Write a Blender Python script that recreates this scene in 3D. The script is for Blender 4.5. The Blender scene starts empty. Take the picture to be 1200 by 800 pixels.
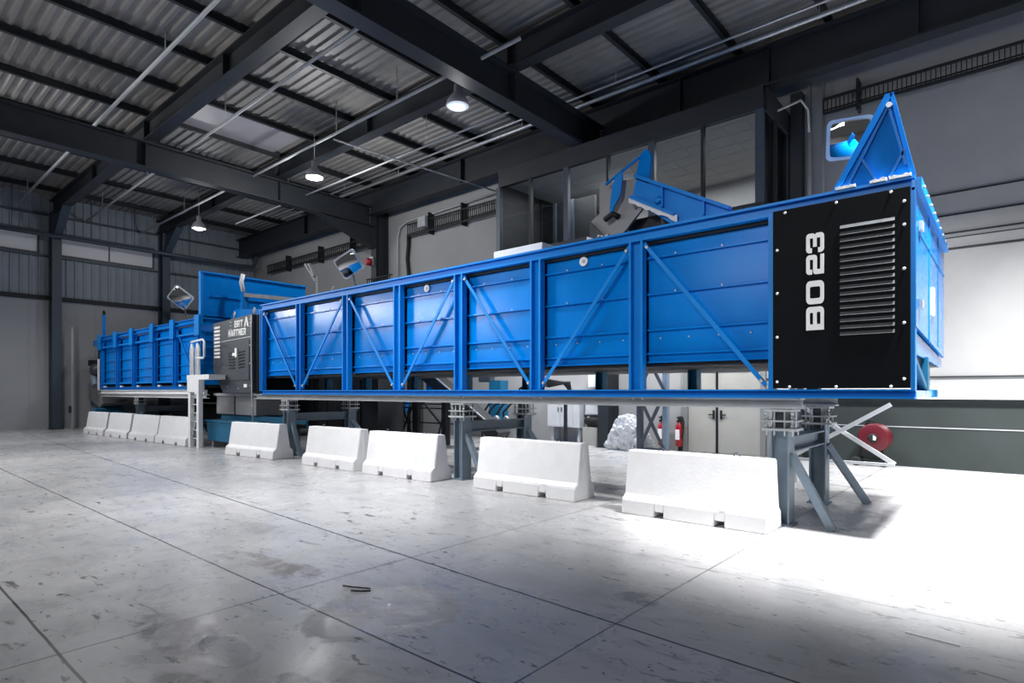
import bpy, bmesh, math, random
from mathutils import Vector, Matrix, noise
random.seed(7)
SC = bpy.context.scene
COL = SC.collection
PI = math.pi

# ------------------------------------------------------------------ materials
def new_mat(name):
    m = bpy.data.materials.new(name); m.use_nodes = True
    nt = m.node_tree
    return m, nt, nt.nodes['Principled BSDF']

def lin(c):
    return tuple(((v/12.92) if v <= .04045 else ((v+.055)/1.055)**2.4) for v in [x/255. for x in c])

def mat(name, rgb, rough=.5, metal=0., var=.12, scale=3., bump=0., bscale=40., spec=.5):
    """plain painted / metal / concrete surface with a soft procedural unevenness"""
    m, nt, b = new_mat(name)
    c = lin(rgb)
    tc = nt.nodes.new('ShaderNodeNewGeometry')
    nz = nt.nodes.new('ShaderNodeTexNoise'); nz.inputs['Scale'].default_value = scale
    nz.inputs['Detail'].default_value = 6; nz.inputs['Roughness'].default_value = .6
    nt.links.new(tc.outputs['Position'], nz.inputs['Vector'])
    cr = nt.nodes.new('ShaderNodeValToRGB')
    cr.color_ramp.elements[0].position = .3; cr.color_ramp.elements[1].position = .7
    cr.color_ramp.elements[0].color = (*[x*(1-var) for x in c], 1)
    cr.color_ramp.elements[1].color = (*[min(1, x*(1+var)) for x in c], 1)
    nt.links.new(nz.outputs['Fac'], cr.inputs['Fac'])
    nt.links.new(cr.outputs['Color'], b.inputs['Base Color'])
    mr = nt.nodes.new('ShaderNodeMapRange')
    mr.inputs['To Min'].default_value = max(.03, rough-.08); mr.inputs['To Max'].default_value = min(1, rough+.08)
    nt.links.new(nz.outputs['Fac'], mr.inputs['Value'])
    nt.links.new(mr.outputs['Result'], b.inputs['Roughness'])
    b.inputs['Metallic'].default_value = metal
    b.inputs['Specular IOR Level'].default_value = spec
    if bump:
        n2 = nt.nodes.new('ShaderNodeTexNoise'); n2.inputs['Scale'].default_value = bscale; n2.inputs['Detail'].default_value = 4
        nt.links.new(tc.outputs['Position'], n2.inputs['Vector'])
        bp = nt.nodes.new('ShaderNodeBump'); bp.inputs['Strength'].default_value = bump; bp.inputs['Distance'].default_value = .02
        nt.links.new(n2.outputs['Fac'], bp.inputs['Height'])
        nt.links.new(bp.outputs['Normal'], b.inputs['Normal'])
    return m

M = {}
M['blue'] = mat('blue_paint', (0, 124, 212), .2, 0, .07, 1.6, spec=.3)
M['blue_matt'] = mat('blue_hood_paint', (0, 112, 202), .6, 0, .07, 2., spec=.12)
M['blue_shade'] = mat('blue_stiffener_shade', (0, 92, 170), .4, 0, .06, 2.2, spec=.2)  # hood stiffener blue, darkened to stand in for their shade
M['blue_rail'] = mat('blue_rail_paint', (0, 128, 214), .38, 0, .06, 2.2, spec=.3)
M['black'] = mat('black_panel_paint', (9, 13, 18), .6, 0, .15, 6, spec=.1)
M['anthracite'] = mat('anthracite_paint', (62, 68, 76), .45, 0, .15, 4)
M['dark'] = mat('dark_steel_paint', (42, 46, 52), .5, 0, .15, 2)
M['darker'] = mat('black_steel', (30, 34, 38), .6, 0, .2, 3)
M['purlin'] = mat('purlin_steel', (44, 47, 50), .6, 0, .15, 2)
M['trestle'] = mat('trestle_paint', (118, 134, 148), .45, 0, .12, 4)
M['galv'] = mat('galvanised_steel', (190, 194, 198), .42, .5, .15, 9)
M['beamgrey'] = mat('grey_beam_paint', (176, 179, 182), .5, 0, .1, 3)
M['white'] = mat('white_paint', (236, 238, 240), .45, 0, .04, 4)
M['offwhite'] = mat('offwhite_enamel', (206, 209, 212), .4, 0, .05, 3)
M['barrier'] = mat('barrier_concrete', (234, 234, 236), .8, 0, .04, 5, .08, 30)
M['roof'] = mat('roof_sheet', (138, 135, 132), .55, .0, .18, 1.2)
M['skylight'] = mat('skylight_sheet', (160, 159, 166), .4, 0, .08, 3)
M['wallback'] = mat('wall_plaster', (158, 158, 158), .85, 0, .08, .7, .08, 20)
M['walllow'] = mat('dark_green_wainscot', (40, 48, 47), .7, 0, .2, 1.1, .1, 14)
M['wallleft'] = mat('white_insulated_panel', (172, 174, 178), .6, 0, .05, .5)
M['clad'] = mat('blue_grey_cladding', (150, 158, 166), .55, 0, .1, 1.0)
M['girt'] = mat('girt_steel', (70, 80, 92), .5, 0, .1, 1)
M['door'] = mat('door_beige', (168, 166, 158), .55, 0, .06, 2)
M['doorframe'] = mat('door_frame_grey', (128, 130, 128), .5, 0, .06, 2)
M['red'] = mat('red_enamel', (166, 22, 36), .35, 0, .1, 6)
M['hose'] = mat('dark_red_reel', (88, 8, 22), .42, 0, .12, 8)
M['rubber'] = mat('black_rubber', (20, 21, 23), .7, 0, .2, 10)
M['teal'] = mat('teal_paint', (14, 96, 132), .45, 0, .12, 2)
M['plastic'] = mat('crumpled_film', (206, 207, 208), .3, .1, .2, 9)
M['greyplate'] = mat('grey_plate', (146, 146, 148), .55, .1, .06, 2)
M['slat'] = mat('louvre_grey', (72, 76, 80), .55, 0, .1, 5)
M['ceiltile'] = mat('office_ceiling', (190, 188, 184), .8, 0, .05, 1)
M['paper'] = mat('label_white', (238, 238, 238), .6, 0, .03, 4)
M['woolsheet'] = mat('foam_debris', (230, 232, 236), .8, 0, .1, 20, .5, 60)

def glass_mat():
    m, nt, b = new_mat('office_glass')
    out = nt.nodes['Material Output']
    tr = nt.nodes.new('ShaderNodeBsdfTransparent'); tr.inputs['Color'].default_value = (.8, .82, .84, 1)
    gl = nt.nodes.new('ShaderNodeBsdfGlossy'); gl.inputs['Roughness'].default_value = .03
    gl.inputs['Color'].default_value = (.9, .92, .95, 1)
    lw = nt.nodes.new('ShaderNodeLayerWeight'); lw.inputs['Blend'].default_value = .18
    mx = nt.nodes.new('ShaderNodeMixShader')
    nt.links.new(lw.outputs['Fresnel'], mx.inputs['Fac'])
    nt.links.new(tr.outputs[0], mx.inputs[1]); nt.links.new(gl.outputs[0], mx.inputs[2])
    nt.links.new(mx.outputs[0], out.inputs['Surface'])
    return m
M['glass'] = glass_mat()

def emit_mat(name, rgb, strength):
    m, nt, b = new_mat(name)
    b.inputs['Base Color'].default_value = (*rgb, 1)
    b.inputs['Emission Color'].default_value = (*rgb, 1)
    b.inputs['Emission Strength'].default_value = strength
    b.inputs['Roughness'].default_value = .4
    return m
M['daywindow'] = emit_mat('frosted_daylight_pane', (.62, .62, .66), .07)
M['lamplens'] = emit_mat('lamp_lens', (.62, .74, .9), .35)

def mirror_mat():
    m, nt, b = new_mat('convex_mirror_face')
    b.inputs['Base Color'].default_value = (.86, .88, .9, 1)
    b.inputs['Metallic'].default_value = 1
    b.inputs['Roughness'].default_value = .04
    return m
M['mirror'] = mirror_mat()

def floor_mat():
    m, nt, b = new_mat('polished_concrete_floor')
    N, L = nt.nodes, nt.links
    geo = N.new('ShaderNodeNewGeometry')
    def tex(scale, detail=5, rough=.6, vscale=(1, 1, 1), rot=0., dist=0.):
        mp = N.new('ShaderNodeMapping'); mp.inputs['Scale'].default_value = vscale; mp.inputs['Rotation'].default_value = (0, 0, rot)
        L.new(geo.outputs['Position'], mp.inputs['Vector'])
        t = N.new('ShaderNodeTexNoise'); t.inputs['Scale'].default_value = scale
        t.inputs['Detail'].default_value = detail; t.inputs['Roughness'].default_value = rough; t.inputs['Distortion'].default_value = dist
        L.new(mp.outputs['Vector'], t.inputs['Vector'])
        return t.outputs['Fac']
    def ramp(src, p0, p1, c0=0., c1=1.):
        r = N.new('ShaderNodeMapRange'); r.clamp = True
        r.inputs['From Min'].default_value = p0; r.inputs['From Max'].default_value = p1
        r.inputs['To Min'].default_value = c0; r.inputs['To Max'].default_value = c1
        L.new(src, r.inputs['Value']); return r.outputs['Result']
    def math_(op, a, b_=None, c=None):
        n = N.new('ShaderNodeMath'); n.operation = op
        for i, v in enumerate((a, b_, c)):
            if v is None: continue
            if isinstance(v, (int, float)): n.inputs[i].default_value = v
            else: L.new(v, n.inputs[i])
        return n.outputs[0]
    def mixc(f, a, b_):
        n = N.new('ShaderNodeMix'); n.data_type = 'RGBA'
        if isinstance(f, (int, float)): n.inputs['Factor'].default_value = f
        else: L.new(f, n.inputs['Factor'])
        for k, v in ((6, a), (7, b_)):
            if isinstance(v, tuple): n.inputs[k].default_value = (*v, 1)
            else: L.new(v, n.inputs[k])
        return n.outputs[2]
    big = tex(.35, 4)
    mid = tex(1.6, 6, .65, (1, 1, 1), 0, .6)
    streak = tex(1.3, 7, .72, (1., 3.6, 1), -.72)
    fleck = tex(2.6, 5, .6, (1., 3.2, 1), -.72, .9)
    fleck2 = tex(6.5, 3, .55, (1., 2.6, 1), -.72, .5)
    crack = tex(2.3, 8, .7, (1, 1, 1), 0, 2.2)
    col = mixc(ramp(big, .35, .68), lin((170, 170, 172)), lin((202, 201, 201)))
    col = mixc(ramp(streak, .5, .75, 0, .5), col, lin((140, 139, 141)))
    col = mixc(ramp(mid, .56, .7, 0, .38), col, lin((126, 124, 124)))
    patchy = ramp(big, .4, .62, .1, 1.)
    col = mixc(math_('MULTIPLY', ramp(fleck, .615, .65, 0, .85), patchy), col, lin((70, 68, 66)))
    col = mixc(math_('MULTIPLY', ramp(fleck2, .655, .69, 0, .8), 1.0), col, lin((78, 76, 74)))
    # contraction joints
    sp = N.new('ShaderNodeSeparateXYZ'); L.new(geo.outputs['Position'], sp.inputs[0])
    wob = math_('MULTIPLY', math_('SUBTRACT', tex(.8, 2), .5), .03)
    X = math_('ADD', sp.outputs['X'], wob); Y = math_('ADD', sp.outputs['Y'], wob)
    jt = None
    def add(v):
        nonlocal jt
        jt = v if jt is None else math_('MAXIMUM', jt, v)
    for y, w, s in ((.95, .009, .9), (2.4, .009, .9), (5.3, .007, .45), (6.9, .007, .5), (-.5, .009, .8)):
        add(math_('MULTIPLY', math_('COMPARE', Y, y, w), s))
    Yt = math_('ADD', Y, math_('MULTIPLY', sp.outputs['X'], .052))
    add(math_('MULTIPLY', math_('COMPARE', Yt, 3.53, .011), .95))
    for x, w, s in ((-14.2, .006, .4), (-9.5, .007, .5), (-4.55, .008, .75), (-2.15, .008, .7), (.3, .008, .5)):
        add(math_('MULTIPLY', math_('COMPARE', X, x, w), s))
    col = mixc(jt, col, lin((28, 28, 30)))
    def blob(cx, cy, rx, ry):
        dx = math_('DIVIDE', math_('SUBTRACT', sp.outputs['X'], cx), rx)
        dy = math_('DIVIDE', math_('SUBTRACT', sp.outputs['Y'], cy), ry)
        d2 = math_('ADD', math_('MULTIPLY', dx, dx), math_('MULTIPLY', dy, dy))
        return ramp(math_('ADD', d2, math_('MULTIPLY', math_('SUBTRACT', crack, .5), 2.2)), .7, 1.15, 1, 0)
    rag = tex(3.4, 6, .7, (1, 1, 1), .3, 1.)
    for cx, cy, rx, ry, c, f in ((-5.0, 2.78, .3, .2, (104, 94, 82), .75), (-5.6, 2.75, .4, .14, (112, 104, 96), .6), (-3.45, 1.28, .36, .13, (92, 92, 92), .7), (-3.05, 1.72, .2, .1, (80, 80, 82), .7), (-4.35, 1.55, .5, .2, (96, 96, 98), .65), (-2.3, 4.2, .2, .14, (90, 88, 88), .6), (-6.9, 3.4, .5, .2, (130, 128, 128), .5)):
        col = mixc(math_('MULTIPLY', math_('MULTIPLY', blob(cx, cy, rx, ry), ramp(rag, .4, .56)), f), col, lin(c))
    L.new(col, b.inputs['Base Color'])
    # gloss: polished with worn matt areas and a few damp, glassy ones
    r = ramp(mid, .35, .7, .22, .42)
    damp = ramp(tex(.5, 3, .5, (1, 1, 1), .4), .6, .68, 0, 1)
    wet = math_('MAXIMUM', blob(-3.6, 2.72, .5, .55), blob(-3.85, 1.66, .3, .16))
    r = math_('SUBTRACT', r, math_('MULTIPLY', damp, .08))
    rr = N.new('ShaderNodeMix'); rr.data_type = 'FLOAT'
    L.new(wet, rr.inputs[0]); L.new(r, rr.inputs[2]); rr.inputs[3].default_value = .07
    L.new(rr.outputs[0], b.inputs['Roughness'])
    b.inputs['Specular IOR Level'].default_value = .3
    bp = N.new('ShaderNodeBump'); bp.inputs['Strength'].default_value = .22; bp.inputs['Distance'].default_value = .01
    hh = math_('ADD', math_('MULTIPLY', crack, math_('ADD', math_('MULTIPLY', wet, 7.), .15)), math_('MULTIPLY', jt, -1.))
    L.new(hh, bp.inputs['Height']); L.new(bp.outputs['Normal'], b.inputs['Normal'])
    return m
M['floor'] = floor_mat()

# ------------------------------------------------------------------ mesh building
class MB:
    """collects shapes in world coordinates; build() links them as ONE mesh object"""
    def __init__(s): s.v = []; s.f = []; s.mi = []; s.sm = []; s.cur = 0
    def add(s, vs, fs, smooth=False):
        o = len(s.v); s.v += [Vector(p) for p in vs]
        for f in fs:
            s.f.append([i+o for i in f]); s.mi.append(s.cur); s.sm.append(smooth)
        return s
    def box(s, x0, x1, y0, y1, z0, z1):
        vs = [(x, y, z) for z in (z0, z1) for y in (y0, y1) for x in (x0, x1)]
        return s.add(vs, [(0, 2, 3, 1), (4, 5, 7, 6), (0, 1, 5, 4), (2, 6, 7, 3), (0, 4, 6, 2), (1, 3, 7, 5)])
    def frame(s, p, q, up):
        p, q = Vector(p), Vector(q); w = (q-p).normalized(); up = Vector(up)
        a = w.cross(up)
        if a.length < 1e-4: a = w.cross(Vector((1, 0, 0)))
        a.normalize(); b = a.cross(w).normalized()
        return p, q, a, b
    def extr(s, prof, p, q, up=(0, 0, 1), smooth=False):
        """closed 2-D profile (side, up) swept from p to q"""
        p, q, a, b = s.frame(p, q, up); n = len(prof)
        vs = [c + a*u + b*w for c in (p, q) for u, w in prof]
        fs = [tuple(range(n))[::-1], tuple(range(n, 2*n))]
        s.add(vs, fs)
        s.add(vs, [(i, (i+1) % n, n+(i+1) % n, n+i) for i in range(n)], smooth)
        # weld caps and sides
        o = len(s.v)-2*n
        for k in range(len(s.f)-n, len(s.f)): s.f[k] = [i-2*n for i in s.f[k]]
        del s.v[o:]
        return s
    def bar(s, p, q, w=.05, h=.05, up=(0, 0, 1)):
        return s.extr([(-w/2, -h/2), (w/2, -h/2), (w/2, h/2), (-w/2, h/2)], p, q, up)
    def ibeam(s, p, q, h, w, tf=.03, tw=.02, up=(0, 0, 1)):
        H, W, t = h/2, w/2, tw/2
        return s.extr([(-W, -H), (W, -H), (W, -H+tf), (t, -H+tf), (t, H-tf), (W, H-tf), (W, H), (-W, H), (-W, H-tf), (-t, H-tf), (-t, -H+tf), (-W, -H+tf)], p, q, up)
    def tube(s, pts, r, n=8):
        pts = [Vector(p) for p in pts]; rings = []; up = None
        for i, p in enumerate(pts):
            t = (pts[min(i+1, len(pts)-1)] - pts[max(i-1, 0)]).normalized()
            if up is None:
                up = t.orthogonal().normalized()
            up = (up - t*up.dot(t))
            up = up.normalized() if up.length > 1e-5 else t.orthogonal().normalized()
            b = t.cross(up)
            rings.append([p + (up*math.cos(2*PI*k/n) + b*math.sin(2*PI*k/n))*r for k in range(n)])
        vs = [v for R in rings for v in R]; m = len(pts)
        fs = [(i*n+k, i*n+(k+1) % n, (i+1)*n+(k+1) % n, (i+1)*n+k) for i in range(m-1) for k in range(n)]
        o = len(s.v)
        s.add(vs, fs, True)
        for cap in (tuple(range(n))[::-1], tuple(range((m-1)*n, m*n))):
            s.f.append([o+i for i in cap]); s.mi.append(s.cur); s.sm.append(False)
        return s
    def lathe(s, prof, c, axis=(0, 0, 1), n=20):
        """(radius, height) pairs turned about an axis through c"""
        ax = Vector(axis).normalized(); a = ax.orthogonal().normalized(); b = ax.cross(a); c = Vector(c)
        vs = [c + ax*h + (a*math.cos(2*PI*k/n) + b*math.sin(2*PI*k/n))*r for r, h in prof for k in range(n)]
        m = len(prof)
        fs = [(i*n+k, i*n+(k+1) % n, (i+1)*n+(k+1) % n, (i+1)*n+k) for i in range(m-1) for k in range(n)]
        o = len(s.v); s.add(vs, fs, True)
        for cap in (tuple(range(n))[::-1], tuple(range((m-1)*n, m*n))):
            s.f.append([o+i for i in cap]); s.mi.append(s.cur); s.sm.append(False)
        return s
    def poly(s, pts, nrm, th):
        """flat outline given thickness th along nrm"""
        nrm = Vector(nrm).normalized()*th; pts = [Vector(p) for p in pts]; n = len(pts)
        return s.add([*pts, *[p+nrm for p in pts]], [tuple(range(n))[::-1], tuple(range(n, 2*n))] + [(i, (i+1) % n, n+(i+1) % n, n+i) for i in range(n)])
    def build(s, name, m, parent=None, origin=None, bevel=0.):
        if parent is not None: org = world_loc(parent)
        elif origin is not None: org = Vector(origin)
        else:
            lo = [min(v[i] for v in s.v) for i in range(3)]; hi = [max(v[i] for v in s.v) for i in range(3)]
            org = Vector(((lo[0]+hi[0])/2, (lo[1]+hi[1])/2, lo[2]))
        me = bpy.data.meshes.new(name)
        me.from_pydata([v-org for v in s.v], [], s.f)
        for mm in (m if isinstance(m, (list, tuple)) else [m]): me.materials.append(M[mm])
        me.polygons.foreach_set('material_index', s.mi); me.polygons.foreach_set('use_smooth', s.sm)
        bm = bmesh.new(); bm.from_mesh(me); bmesh.ops.recalc_face_normals(bm, faces=bm.faces)
        if bevel:
            es = [e for e in bm.edges if len(e.link_faces) == 2 and e.calc_face_angle(0) > .6]
            bmesh.ops.bevel(bm, geom=es, offset=bevel, segments=2, affect='EDGES', profile=.6, clamp_overlap=True)
        bm.to_mesh(me); bm.free(); me.update()
        o = bpy.data.objects.new(name, me); COL.objects.link(o)
        if parent is not None: o.parent = parent
        else: o.location = org
        return o

def world_loc(o):
    v = Vector(o.location)
    while o.parent is not None:
        o = o.parent; v = v + Vector(o.location)
    return v

def tag(o, label=None, cat=None, group=None, kind=None):
    if label: o['label'] = label
    if cat: o['category'] = cat
    if group: o['group'] = group
    if kind: o['kind'] = kind
    return o
def thing(name, label, cat, loc, group=None):
    o = bpy.data.objects.new(name, None); COL.objects.link(o); o.location = loc; o.empty_display_size = .2
    return tag(o, label, cat, group)
def struct(o): o['kind'] = 'structure'; return o
def copy_tree(o, parent=None):
    c = o.copy(); COL.objects.link(c)
    if parent is not None: c.parent = parent
    for ch in list(o.children): copy_tree(ch, c)
    return c

# flat glyphs -------------------------------------------------------------
def rrect(x0, y0, x1, y1, r=(.1,)*4, n=4):
    pts = []
    for (cx, cy, a0, rr) in ((x1-r[0], y1-r[0], 0, r[0]), (x0+r[1], y1-r[1], 90, r[1]), (x0+r[2], y0+r[2], 180, r[2]), (x1-r[3], y0+r[3], 270, r[3])):
        if rr <= 0: pts.append((cx, cy)); continue
        for k in range(n+1):
            a = math.radians(a0+90*k/n); pts.append((cx+rr*math.cos(a), cy+rr*math.sin(a)))
    return pts
GL = {
 'B': [rrect(0, 0, 1, 1, (.2, 0, 0, .2)), rrect(.25, .61, .75, .79, (.06, 0, 0, .06)), rrect(.25, .2, .77, .4, (.06, 0, 0, .06))],
 'O': [rrect(0, 0, 1, 1, (.22,)*4), rrect(.25, .21, .75, .79, (.08,)*4)],
 '2': [[(0, .66), (0, .85), (.05, .95), (.15, 1), (.85, 1), (.95, .95), (1, .85), (1, .53), (.96, .43), (.86, .39), (.25, .39), (.25, .21), (1, .21), (1, 0), (0, 0), (0, .48), (.04, .57), (.13, .61), (.74, .61), (.76, .63), (.76, .79), (.25, .79), (.25, .66)]],
 '3': [[(0, .67), (0, .85), (.05, .95), (.15, 1), (.85, 1), (.95, .95), (1, .85), (1, .6), (.93, .51), (1, .41), (1, .15), (.95, .05), (.85, 0), (.15, 0), (.05, .05), (0, .15), (0, .33), (.25, .33), (.25, .21), (.75, .21), (.75, .4), (.3, .4), (.3, .61), (.75, .61), (.75, .79), (.25, .79), (.25, .67)]],
 'R': [[(0, 0), (.27, 0), (.27, .33), (.48, .33), (.7, 0), (1, 0), (.75, .36), (.92, .44), (1, .58), (1, .8), (.93, .94), (.8, 1), (0, 1)], rrect(.27, .53, .73, .79, (.06, 0, 0, .06))],
 'T': [[(.36, 0), (.64, 0), (.64, .77), (1, .77), (1, 1), (0, 1), (0, .77), (.36, .77)]],
 'H': [[(0, 0), (.28, 0), (.28, .38), (.72, .38), (.72, 0), (1, 0), (1, 1), (.72, 1), (.72, .61), (.28, .61), (.28, 1), (0, 1)]],
 'A': [[(0, 0), (.28, 0), (.34, .19), (.66, .19), (.72, 0), (1, 0), (.66, 1), (.34, 1)], [(.41, .4), (.59, .4), (.5, .74)]],
 'N': [[(0, 0), (.26, 0), (.26, .58), (.7, 0), (1, 0), (1, 1), (.74, 1), (.74, .42), (.3, 1), (0, 1)]],
 'E': [[(0, 0), (1, 0), (1, .22), (.28, .22), (.28, .4), (.9, .4), (.9, .6), (.28, .6), (.28, .78), (1, .78), (1, 1), (0, 1)]],
 'mark': [[(.0, .0), (.28, .0), (.34, .28), (.5, .6), (.66, .28), (.5, .28), (.72, .0), (1, .0), (.84, .42), (.62, .96), (.5, 1), (.38, .96), (.14, .42)]],
}
def glyph(name, key, org, ax, ay, sx, sy, depth, m, parent):
    cu = bpy.data.curves.new('outline', 'CURVE'); cu.dimensions = '2D'; cu.fill_mode = 'BOTH'; cu.extrude = .5
    for pl in GL[key]:
        sp = cu.splines.new('POLY'); sp.points.add(len(pl)-1); sp.use_cyclic_u = True
        for p, (x, y) in zip(sp.points, pl): p.co = (x, y, 0, 1)
    t = bpy.data.objects.new('outline', cu); COL.objects.link(t)
    dg = bpy.context.evaluated_depsgraph_get()
    me = bpy.data.meshes.new_from_object(t.evaluated_get(dg))
    bpy.data.objects.remove(t); bpy.data.curves.remove(cu)
    ax, ay = Vector(ax), Vector(ay); az = ax.cross(ay); org = Vector(org) - world_loc(parent)
    for v in me.vertices: v.co = org + ax*(v.co.x*sx) + ay*(v.co.y*sy) + az*(v.co.z*depth)
    bm = bmesh.new(); bm.from_mesh(me); bmesh.ops.remove_doubles(bm, verts=bm.verts, dist=1e-5); bmesh.ops.recalc_face_normals(bm, faces=bm.faces); bm.to_mesh(me); bm.free()
    me.materials.clear(); me.materials.append(M[m])
    o = bpy.data.objects.new(name, me); COL.objects.link(o); o.parent = parent
    return o

# ------------------------------------------------------------------ the hall
XL, XR, YF, YB, ZR = -32., 6., -9., 15.4, 10.12
struct(MB().box(XL-.3, XR+6, YF, YB+.6, -.2, 0).build('floor', 'floor'))

def ceiling():
    b = MB(); pr = []
    y = YF; pitch = .26
    while y < YB+.4:
        pr += [(y, 0), (y+.09, 0), (y+.125, .055), (y+.225, .055)]; y += pitch
    n = len(pr); vs = []
    for x in (XL-.1, XR):
        vs += [(x, py, ZR+pz) for py, pz in pr] + [(x, py, ZR+pz+.06) for py, pz in pr]
    fs = []
    for i in range(n-1):
        fs.append((i, i+1, 2*n+i+1, 2*n+i)); fs.append((n+i, 3*n+i, 3*n+i+1, n+i+1))
    fs += [(0, 2*n, 3*n, n), (n-1, 2*n-1, 4*n-1, 3*n-1)]
    b.add(vs, fs)
    return b.build('ceiling', 'roof')
struct(ceiling())

def wall_left():
    b = MB()
    # smooth white panels below, corrugated cladding above with the two window gaps
    b.box(XL-.2, XL, YF, YB+.2, 0, 5.62)
    for k in range(9):
        y = -4+k*2.4
        b.box(XL, XL+.012, y, y+.03, 0, 5.6)
    b.cur = 1
    def clad(y0, y1, z0, z1):
        pr = []; y = y0
        while y < y1-1e-3:
            pr += [(y, 0), (min(y+.2, y1), 0), (min(y+.23, y1), .05), (min(y+.29, y1), .05)]; y += .32
        pr += [(y1, 0), (y1, -.15), (y0, -.15)]
        b.extr([(p[0], p[1]) for p in pr], (XL, 0, z0), (XL, 0, z1), (1, 0, 0))
    clad(YF, YB, 5.75, 7.6); clad(YF, YB, 8.6, ZR); clad(YF, .4, 7.6, 8.6); clad(5.95, 6.7, 7.6, 8.6); clad(10.4, YB, 7.6, 8.6)
    return b.build('wall_left', ['wallleft', 'clad'])
struct(wall_left())
def win(name, y0, y1, z0=7.65, z1=8.55):
    root = thing(name, None, None, (XL, (y0+y1)/2, z0)); struct(root)
    f = MB()
    for a in ((y0-.06, y1+.06, z0-.06, z0), (y0-.06, y1+.06, z1, z1+.06), (y0-.06, y0, z0, z1), (y1, y1+.06, z0, z1)):
        f.box(XL-.08, XL+.06, *a)
    n = max(1, int(round((y1-y0)/2.)))
    for k in range(1, n): yy = y0+(y1-y0)*k/n; f.box(XL-.06, XL+.03, yy-.02, yy+.02, z0, z1)
    f.build('window_frame', 'girt', root)
    MB().box(XL-.05, XL-.03, y0, y1, z0, z1).build('pane', 'daywindow', root)
win('window_1', .5, 5.9); win('window_2', 6.75, 10.35)
struct(MB().box(XL, XL+.14, YF, YB, 5.6, 5.78).build('trim_1', 'darker'))
for i, z in enumerate((7.45, 9.25)):
    struct(MB().box(XL+.02, XL+.12, YF, YB, z, z+.09).build('trim_%d' % (2+i), 'girt'))

# back wall with the opening of the office box left free (X -12..-4.2, Z 5.8..8.1)
def wall_back():
    b = MB()
    b.box(XL, -12.1, YB, YB+.3, 0, ZR+.1)
    b.box(-12.1, -4.15, YB, YB+.3, 0, 5.7)
    b.box(-12.1, -4.15, YB, YB+.3, 8.1, ZR+.1)
    b.box(-4.15, XR+6, YB, YB+.3, 0, ZR+.1)
    return b.build('wall_back', 'wallback')
struct(wall_back())
def wainscot():
    b = MB()
    b.box(-4.5, XR+6, YB-.05, YB, 0, 1.48)
    b.cur = 1
    b.box(-4.5, XR+6, YB-.062, YB-.05, .855, .875)
    return b.build('baseboard_back', ['walllow', 'beamgrey'])
struct(wainscot())
b = MB()
b.box(-4.5, XR+6, YB-.16, YB, 1.48, 1.56); b.box(-4.5, XR+6, YB-.1, YB, 1.56, 1.66); b.box(-4.5, XR+6, YB-.16, YB, 1.66, 1.75)
struct(b.build('trim_4', 'white'))
for i, (z, t) in enumerate(((5.82, .03), (5.35, .03), (4.97, .035), (4.87, .015), (4.64, .045), (1.95, .03))):
    struct(MB().box(-8.5 if z > 3 else -6, XR+6, YB-.03, YB, z-t/2, z+t/2).build('trim_%d' % (5+i), 'darker'))
# door
def door():
    root = thing('door_1', None, None, (-5.85, YB, 0)); struct(root)
    f = MB()
    f.box(-6.93, -6.8, YB-.1, YB, 0, 2.3); f.box(-4.88, -4.75, YB-.1, YB, 0, 2.3); f.box(-6.8, -4.88, YB-.1, YB, 2.18, 2.3)
    f.build('door_frame', 'doorframe', root)
    for x0, x1, hx in ((-6.79, -6.02, -6.08), (-5.96, -4.89, -5.88)):
        lf = MB().box(x0, x1, YB-.06, YB, .01, 2.17).build('door_leaf', 'door', root)
        MB().bar((hx, YB-.1, 1.02), (hx+(-.13 if hx < -6 else .13), YB-.1, 1.02), .03, .03).box(hx-.025, hx+.025, YB-.09, YB-.06, .9, 1.14).build('handle', 'rubber', lf)
    MB().box(-6.02, -5.99, YB-.085, YB, .01, 2.17).build('lock_rail', 'rubber', root)
door()

# ------------------------------------------------------------------ roof steel
ORD = ['first', 'second', 'third', 'fourth', 'fifth', 'sixth', 'seventh', 'eighth', 'ninth', 'tenth', 'eleventh', 'twelfth', 'thirteenth', 'fourteenth', 'fifteenth', 'sixteenth', 'seventeenth']
def portal(x, label, hz):
    root = thing('roof_girder', label, 'roof beam', (x, 14.6, 8.4), 'deep roof girders running to the back wall')
    MB().ibeam((x, YF, 8.83), (x, 14.72, 8.83), .8, .4, .045, .03).build('girder', 'dark', root)
    # haunch at the wall end
    hb = MB()
    hb.poly([(x-.015, 12.2, 8.43), (x-.015, 14.72, 8.43), (x-.015, 14.72, hz)], (1, 0, 0), .03)
    hb.extr([(-.19, -.02), (.19, -.02), (.19, .02), (-.19, .02)], (x, 12.2, 8.42), (x, 14.72, hz))
    hb.build('haunch', 'dark', root)
    for y in (6.3, 10.6):
        MB().box(x-.19, x+.19, y-.012, y+.012, 8.48, 9.18).build('stiffener', 'dark', root)
    for k in range(8):
        z = 8.5+k*.09
        MB().lathe([(.018, 0), (.018, .02)], (x+.1, 14.5, z), (1, 0, 0), 6).build('bolt', 'galv', root)
portal(-20.2, 'dark deep roof girder crossing the upper left, nearest the windows', 7.55)
portal(-9.15, 'dark deep roof girder in the middle landing above the glazed office', 8.39)
def column(x, y0, y1, w, top, label, m='dark', hz=None, nm='steel_column'):
    root = thing(nm, label, 'column', (x, (y0+y1)/2, 0), 'steel wall columns')
    p = MB()
    W, t = w/2, .03
    p.extr([(-W, y0), (W, y0), (W, y0+t), (.015, y0+t), (.015, y1-t), (W, y1-t), (W, y1), (-W, y1), (-W, y1-t), (-.015, y1-t), (-.015, y0+t), (-W, y0+t)], (x, 0, .03), (x, 0, top), (0, 1, 0))
    p.build('shaft', m, root)
    MB().box(x-W-.04, x+W+.04, y0-.04, y1+.02, 0, .03).build('base_plate', m, root)
    return root
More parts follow.
